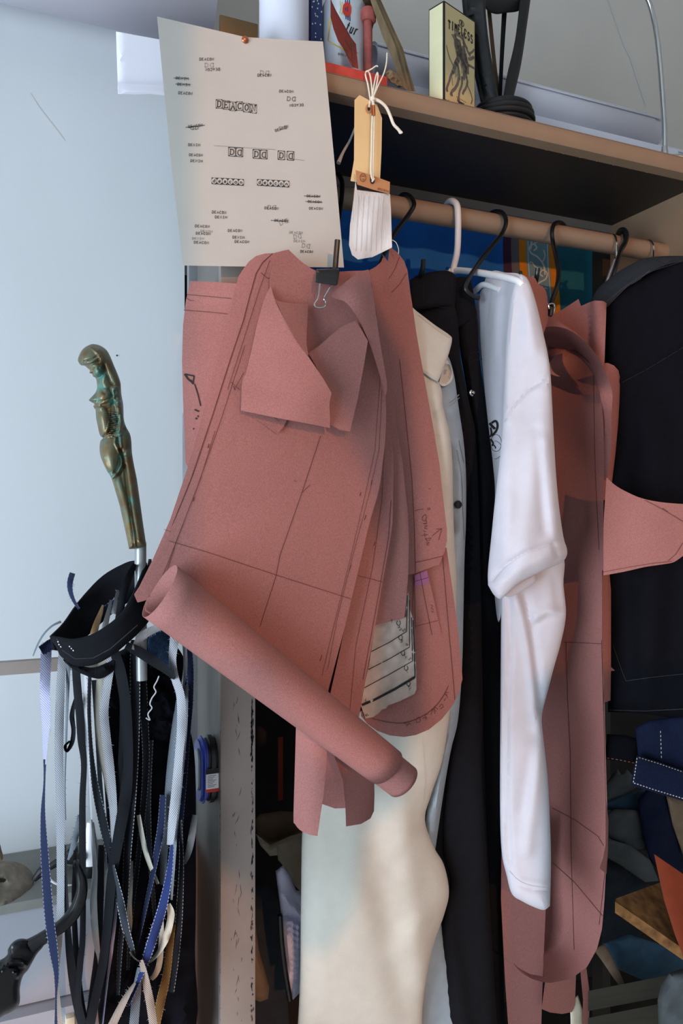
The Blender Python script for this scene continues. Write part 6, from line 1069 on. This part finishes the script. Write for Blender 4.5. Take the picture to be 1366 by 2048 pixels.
S([(226, 1730, 5), (233, 1770, 13), (242, 1810, 16), (252, 1860, 15), (262, 1890, 11), (269, 1912, 4)], 'dark', 'dark twill strip tapering to a point above the cream loop', .99, 20)
S([(263, 1722, 6), (260, 1770, 11), (258, 1810, 12), (260, 1850, 9), (257, 1885, 3)], 'cream', 'short cream strip glimpsed between the black ones', 1.015)
S([(352, 1240, 17), (348, 1285, 18), (345, 1320, 15), (350, 1356, 16), (361, 1392, 17), (363, 1450, 18), (358, 1510, 17), (352, 1580, 18), (345, 1640, 17), (340, 1690, 13)], 'light', 'pale twill strip looping at the top near the steel edge', .99, 40)
S([(368, 1280, 8), (371, 1330, 9), (366, 1370, 7), (360, 1400, 3)], 'grey', 'short grey twill end inside the pale loop', 1.0)
S([(376, 1270, 10), (380, 1330, 14), (380, 1400, 13), (376, 1460, 11), (368, 1560, 12), (360, 1640, 14), (358, 1720, 8)], 'navy', 'navy denim strip nearest the steel edge', 1.015, 24)
S([(355, 1400, 6), (348, 1460, 11), (340, 1540, 14), (335, 1620, 16), (328, 1700, 16), (325, 1770, 10)], 'slate', 'slate twill strip behind the pale looped one', 1.01, 20)
S([(344, 1690, 7), (338, 1750, 13), (326, 1810, 18), (311, 1860, 19), (298, 1900, 18), (285, 1940, 12), (270, 1980, 6), (257, 2012, 3)], 'royal', 'royal blue denim strip cutting across the lower bunch', .98, 30)
S([(326, 1590, 12), (322, 1650, 14), (316, 1690, 14), (305, 1750, 10), (290, 1820, 8), (275, 1890, 5)], 'navy', 'navy strip with a pale edge running down to the crossing', 1.0, 20)
S([(277, 1630, 8), (288, 1690, 10), (300, 1730, 9), (316, 1768, 6)], 'cream', 'cream strip slanting toward the royal blue one', 1.005)
S([(336, 1808, 10), (342, 1826, 14), (339, 1850, 14), (330, 1880, 14), (315, 1908, 8), (297, 1924, 5), (280, 1923, 3), (268, 1915, 3), (260, 1903, 5)], 'cream', 'cream strip curling into a hook low in the bunch', .985)
S([(322, 1815, 8), (323, 1870, 10), (319, 1925, 12), (311, 1948, 11), (302, 1958, 9)], 'cream', 'cream strip tail with a cut end below the hook', .995)
S([(282, 1920, 8), (288, 1945, 13), (294, 1975, 16), (301, 2010, 17), (309, 2070, 16)], 'brown', 'brown twill strip fanning out at the bottom crossing', .975, 16)
S([(270, 1966, 5), (258, 1985, 10), (245, 2008, 14), (222, 2055, 17)], 'brown', 'brown twill strip trailing away from the royal blue tip', .978, 12)
S([(279, 1935, 9), (275, 1970, 16), (271, 2010, 18), (266, 2070, 19)], 'slate', 'blue-grey twill strip straight below the crossing', .99, 16)
S([(346, 1850, 10), (340, 1890, 14), (333, 1950, 16), (322, 2000, 18), (311, 2055, 16)], 'ochre', 'ochre-edged strip low beside the dark one', .995, 16)
S([(360, 1640, 7), (363, 1720, 9), (360, 1800, 13), (356, 1860, 15), (350, 1920, 15), (342, 1985, 12)], 'blackedge', 'dark strip with pale edges next to the steel edge', .99, 20)
S([(390, 1630, 10), (384, 1670, 14), (377, 1705, 12), (369, 1728, 5)], 'white', 'white strip end tucked against the steel edge', 1.02)
S([(268, 1300, 11), (278, 1280, 15), (295, 1265, 16), (320, 1254, 14)], 'white', 'white canvas strip slanting up behind the rolled pattern', .985, 20)
S([(252, 1290, 14), (275, 1302, 20), (305, 1320, 22), (332, 1340, 16), (349, 1358, 7)], 'black', 'black strip slanting across the bundle of scraps', .985, 26)
S([(145, 1146, 12, 1.0), (140, 1165, 12), (141, 1183, 10), (148, 1202, 7), (158, 1218, 5)], 'navy', 'navy strip end curling up beside the waistband loop', 1.03, 12)
S([(122, 1243, 5), (104, 1252, 4), (88, 1268, 4), (76, 1288, 4), (66, 1312, 3)], 'slate', 'thin looped thread-like strip outside the waistband', 1.04)
S([(118, 1284, 20), (104, 1288, 22), (92, 1296, 22), (82, 1302, 20)], 'navy', 'navy denim end folded over the bar', 1.045, 10)
S([(151, 1395, 5), (144, 1430, 10), (147, 1460, 9), (144, 1485, 9), (134, 1502, 6), (130, 1492, 5), (140, 1482, 4)], 'black', 'short black strip curling under itself beside the wall', 1.03, 10)
S([(160, 1630, 9), (152, 1670, 12), (144, 1700, 10), (136, 1720, 4)], 'slate', 'feathered slate strip above the bench', 1.05, 40)
S([(187, 1270, 15), (193, 1248, 13), (201, 1226, 9), (206, 1210, 4)], 'tan', 'tan canvas strip inside the waistband loop', 1.02)
S([(208, 1262, 13), (213, 1240, 11), (219, 1216, 8), (222, 1200, 5)], 'white', 'white strip inside the waistband loop', 1.015)
S([(228, 1228, 12), (232, 1205, 10), (236, 1180, 6)], 'white', 'short white strip end at the back of the waistband loop', 1.03, 12)
S([(214, 1220, 20), (226, 1212, 22), (240, 1200, 20)], 'navy', 'navy denim scrap inside the waistband loop', 1.035)
S([(238, 1240, 16), (246, 1190, 16), (260, 1150, 14), (270, 1128, 8)], 'black', 'black strip tied to the cane above the loop', .99, 10)
S([(300, 1118, 6), (298, 1150, 14), (290, 1190, 16), (284, 1240, 14)], 'black', 'black strip hanging behind the cane shaft', 1.02)
S([(243, 1310, 12), (246, 1420, 13), (243, 1520, 14), (236, 1600, 13), (226, 1690, 12), (220, 1780, 6)], 'black', 'narrow black strip half under the broad sweeping one', 1.008, 20)
S([(284, 1310, 14), (288, 1420, 16), (292, 1520, 14), (286, 1620, 12), (276, 1720, 10), (262, 1830, 9), (256, 1940, 6)], 'blackedge', 'black strip with pale edges in the middle of the bunch', 1.018, 30)
S([(188, 1360, 10), (194, 1460, 9), (200, 1560, 9), (208, 1660, 8), (212, 1740, 4)], 'slate', 'narrow slate strip behind the leaning dark one', 1.03, 14)
S([(372, 1370, 10), (368, 1460, 13), (359, 1560, 13), (351, 1650, 11), (345, 1750, 8), (343, 1800, 4)], 'grey', 'grey twill strip lying over the navy one beside the steel edge', 1.005, 24)
S([(214, 1680, 6), (217, 1730, 10), (213, 1790, 8), (210, 1820, 3)], 'white', 'short white strip glimpsed beside the broad black one', 1.03)
S([(302, 1480, 9), (296, 1590, 12), (299, 1700, 10), (307, 1800, 8), (312, 1880, 4)], 'dark', 'dark twill strip hanging behind the slanting cream one', 1.022, 20)
S([(203, 1690, 12), (200, 1800, 15), (196, 1900, 14), (186, 1980, 14), (174, 2070, 14)], 'black', 'black strip sweeping low under the white bowing one', 1.03, 20)
S([(150, 1700, 6), (148, 1800, 10), (152, 1900, 12), (160, 1990, 14), (174, 2070, 14)], 'black', 'slack black strip joining the others at the very bottom', 1.03, 16)
# bundle of dark scraps behind the strips
GB = 'dark denim offcuts bundled behind the strips'
def off(o, Y, m, lab, **k): return surf('denim_offcut', o, Y*.935, M_[m], None, lab, 'fabric scrap', GB, thick=.004, bulge=k.pop('bulge', .014), bw=24, step=k.pop('step', 11), sm=True, **k)
off([(128, 1318), (180, 1335), (220, 1322), (236, 1310), (230, 1340), (206, 1356), (186, 1356), (160, 1346), (140, 1334)], 1.0, 'blackcloth', 'dark cloth corner drooping under the waistband', feats=[('crumple', 40, .003, 2)])
off([(210, 1330), (260, 1290), (300, 1260), (350, 1290), (372, 1330), (378, 1400), (350, 1470), (310, 1490), (260, 1430), (220, 1420)], 1.05, 'navyblack', 'large dark denim offcut behind the strips', feats=[('crumple', 60, .008, 5), ('ridge', [(280, 1340), (330, 1440)], .008, 9)], bulge=.02)
off([(300, 1272), (330, 1262), (352, 1300), (345, 1345), (315, 1330), (296, 1300)], 1.02, 'indigo_lt', 'indigo offcut just under the rolled pattern', feats=[('crumple', 30, .004, 6)])
off([(286, 1390), (310, 1370), (345, 1395), (350, 1440), (330, 1480), (300, 1470), (285, 1430)], 1.025, 'navyblack', 'puckered dark offcut with a frayed zigzag edge', feats=[('crumple', 26, .005, 9), ('ridge', [(320, 1360), (296, 1440)], .006, 5)])
off([(196, 1400), (240, 1410), (300, 1470), (360, 1440), (388, 1500), (392, 1700), (390, 1900), (380, 2075), (210, 2075), (205, 1900), (215, 1700), (205, 1520)], 1.055, 'navyblack', 'long dark cloth hanging deepest behind the strips', feats=[('crumple', 90, .006, 4), ('ridge', [(300, 1500), (310, 1800), (300, 2060)], .01, 20), ('ridge', [(350, 1500), (345, 1900)], .01, 12)], step=14)
zz = [(318, 1352), (314, 1362), (308, 1374), (312, 1384), (304, 1396), (300, 1408), (304, 1416), (296, 1428), (300, 1440), (292, 1436)]
zs = Surf(); zs.parent = bpy.data.objects['denim_offcut.003']; zs.front = lambda x, y: np.full(np.shape(x), .998)
MB().tube([P(x, y, .925) for x, y in zz], .0008, 6, 4).build('frayed_thread', M_['swatch_line'], zs.parent)

# ================================================================== bench, tools, blue dispenser
bench = thing('bench', P(60, 2048, 1.0), 'low grey-topped steel bench against the plaster wall', 'bench')
HB = CAMZ-.454
MB().box(-1.2, XU-.03, 1.0, 1.148, HB-.012, HB, .002).build('worktop', M_['worktop'], bench)
MB().box(-1.2, XU-.04, 1.004, 1.145, HB-.124, HB-.0125, .002).build('drawer_front', M_['cabinet'], bench)
MB().box(-1.2, XU-.04, .985, 1.145, .02, HB-.126, .002).build('cabinet_body', M_['cabinet'], bench)
sd = thing('stone_disc', P(20, 1790, 1.03), 'round grey stone disc with a notched hole lying on the bench', 'disc')
surf('disc', [(-60, 1770), (-50, 1740), (-20, 1724), (10, 1721), (40, 1726), (60, 1740), (68, 1758), (64, 1778), (50, 1794), (30, 1805), (0, 1812), (-30, 1815), (-55, 1800)], [(-60, 1770, 1.03), (68, 1758, 1.05), (0, 1812, 1.0), (0, 1721, 1.06)], M_['stone'], sd, thick=.02, bulge=.008, bw=16, step=8, sm=True, feats=[('dome', (2, 1763), -.006, 13, 8, 10), ('crumple', 20, .001, 4)])
polymark(Surf.__new__(Surf), [], M_['dark'], 'x') if False else None
surf('disc_hole', circ(2, 1762, 11, 6, 16)[:-1], 1.03, M_['dark'], sd, thick=.001, step=5)
tl = thing('pipe_wrench', P(40, 2030, 0.936), 'glossy black long-handled tool with a hooked head standing at the bench', 'tool')
MB().tube([P(x, y, Y) for x, y, Y in ((152, 1722, 0.955), (160, 1745, 0.941), (164, 1775, 0.931), (158, 1805, 0.926), (146, 1828, 0.924), (128, 1848, 0.922), (105, 1864, 0.920), (80, 1880, 0.919), (62, 1893, 0.919))], [.003, .0055, .0062, .0072, .0075, .0072, .0068, .007, .009], 14, 6, rb=1.0).build('handle', M_['black'], tl)
surf('head', [(64, 1880, 1), (90, 1870), (88, 1890), (74, 1908), (66, 1922), (56, 1940), (46, 1952), (40, 1975), (40, 2000), (34, 2016), (10, 2030), (-20, 2036), (-20, 1925), (0, 1920), (14, 1910), (16, 1898), (26, 1884), (42, 1877)], [(64, 1880, 0.926), (-20, 2036, 0.912), (40, 2000, 0.926), (0, 1920, 0.912)], M_['black'], tl, thick=.012, bulge=.014, bw=14, step=5, sm=True, feats=[('ridge', [(4, 1936), (20, 1924), (40, 1922), (52, 1930)], .006, 5), ('ridge', [(20, 1900), (36, 1888), (60, 1890)], -.004, 7), ('dome', (34, 1950), .006, 8, 7, 20), ('ridge', [(0, 1940), (20, 1932), (44, 1936)], -.004, 3)])
c = P(34, 1950, .938); MB().lathe((c.x, .941, c.z), [(.006, 0), (.006, .003), (.0045, .0045), (.001, .005)], 16, 'Y').build('bolt', M_['black'], tl)
bt = P(181, 1730, 1.04)
gb = thing('glue_bottle', (bt.x, 1.04, HB), 'small white nozzle bottle with a black foot standing on the bench', 'bottle')
MB().lathe((bt.x, 1.04, HB), [(.0115, 0), (.012, .002), (.012, .012), (.0105, .014)], 24).build('black_foot', M_['black'], gb)
MB().lathe((bt.x, 1.04, HB+.014), [(.0105, 0), (.0105, .012), (.006, .040), (.0045, .05), (.004, .052)], 24).build('bottle_body', M_['whiteplastic'], gb)
MB().tube([P(x, y, 1.03) for x, y in ((68, 1760), (84, 1742), (98, 1735), (120, 1722), (150, 1716), (165, 1714))], [.003, .006, .004, .005, .006, .006], 10, 5).build('rubber_hose', M_['black_matte'], None, 'black rubber hose lying between the stone disc and the bottle', 'hose')
MB().tube([P(x, y, 1.02) for x, y in ((96, 1748), (102, 1760), (115, 1768), (135, 1771), (150, 1771))], .0016, 8, 5).build('wire', M_['whiteplastic'], None, 'white wire curved on the bench top', 'wire')
surf('grey_rag', [(122, 1708), (136, 1696), (156, 1692), (158, 1712), (148, 1730), (126, 1728)], 1.06, M_['scrap_grey'], None, 'grey rag crumpled at the back of the bench', 'fabric scrap', thick=.01, bulge=.01, bw=10, step=6, feats=[('crumple', 14, .004, 2)])
wk = P(0, 1690, .93)
surf('wooden_handle', [(-30, 1690), (-4, 1684), (3, 1700), (6, 1714), (0, 1722), (-30, 1724)], .95, M_['aged'], None, 'rounded wooden handle end poking in above the stone disc', 'handle tool', thick=.02, bulge=.008, bw=8, step=5, sm=True)
for i, (x, w, m, lab) in enumerate(((140, 9, 'cream_thread', 'small pale wooden block standing lowest by the strips'), (176, 7, 'brass', 'small brass peg standing lowest by the strips'))):
    z0 = P(x, 2050, .98).z; xx = P(x, 2040, .98).x; MB().box(xx-.005, xx+.005, .975, .985, HB-.126-.03, P(x, 2031, .98).z, .001).build('block', M_[m], None, lab, 'block')
# blue dispenser stuck to the side of the unit
dz = thing('tape_dispenser', (XU-.015, 1.015, CAMZ-.375), 'blue and black capsule-shaped dispenser with a label, stuck to the steel side', 'dispenser')
def stadium(cy, cz, hw, hh, n=10):
    return [(cy+hw*math.cos(math.radians(a)), cz+(hh-hw)*sg+hw*math.sin(math.radians(a))) for sg, r in ((1, range(0, 181, 180//n)), (-1, range(180, 361, 180//n))) for a in r]
def slab(x0, x1, st, name, m, bev=.003):
    bm = bmesh.new(); vs = [bm.verts.new((x0, y, z)) for y, z in st]; f = bm.faces.new(vs); r = bmesh.ops.extrude_face_region(bm, geom=[f]); bmesh.ops.translate(bm, vec=(x1-x0, 0, 0), verts=[e for e in r['geom'] if isinstance(e, bmesh.types.BMVert)])
    bmesh.ops.bevel(bm, geom=[e for e in bm.edges if abs(e.verts[0].co.x-e.verts[1].co.x) < 1e-7], offset=bev, segments=3, affect='EDGES'); return MB().bm(bm).build(name, m, dz)
zc = CAMZ-.3315; slab(XU-.012, XU-.0005, stadium(1.012, zc, .024, .043), 'back_shell', M_['black']); slab(XU-.022, XU-.0122, stadium(1.012, zc, .024, .043), 'blue_shell', M_['blueplastic'], .004); slab(XU-.0245, XU-.0218, stadium(1.008, zc+.002, .013, .027), 'clear_lid', M_['clearplastic'], .001)
lx = XU-.017
lab_ = MB().box(lx, XU-.0006, .9868, .9876, zc-.022, zc+.007).build('label', M_['whiteplastic'], dz, smooth=False)
MB().box(lx, XU-.0006, .9864, .9869, zc+.001, zc+.007).build('black_print', M_['print'], dz, smooth=False); MB().box(lx, XU-.0006, .9864, .9869, zc-.022, zc-.018).build('red_print', M_['red_ink'], dz, smooth=False)
mb = MB()
for i in range(8): mb.box(lx+.002, XU-.004-.002*(i % 3), .9864, .9869, zc-.001-.002*i-.0006, zc-.001-.002*i)
mb.build('text_line', M_['ink_pale'], dz, smooth=False)
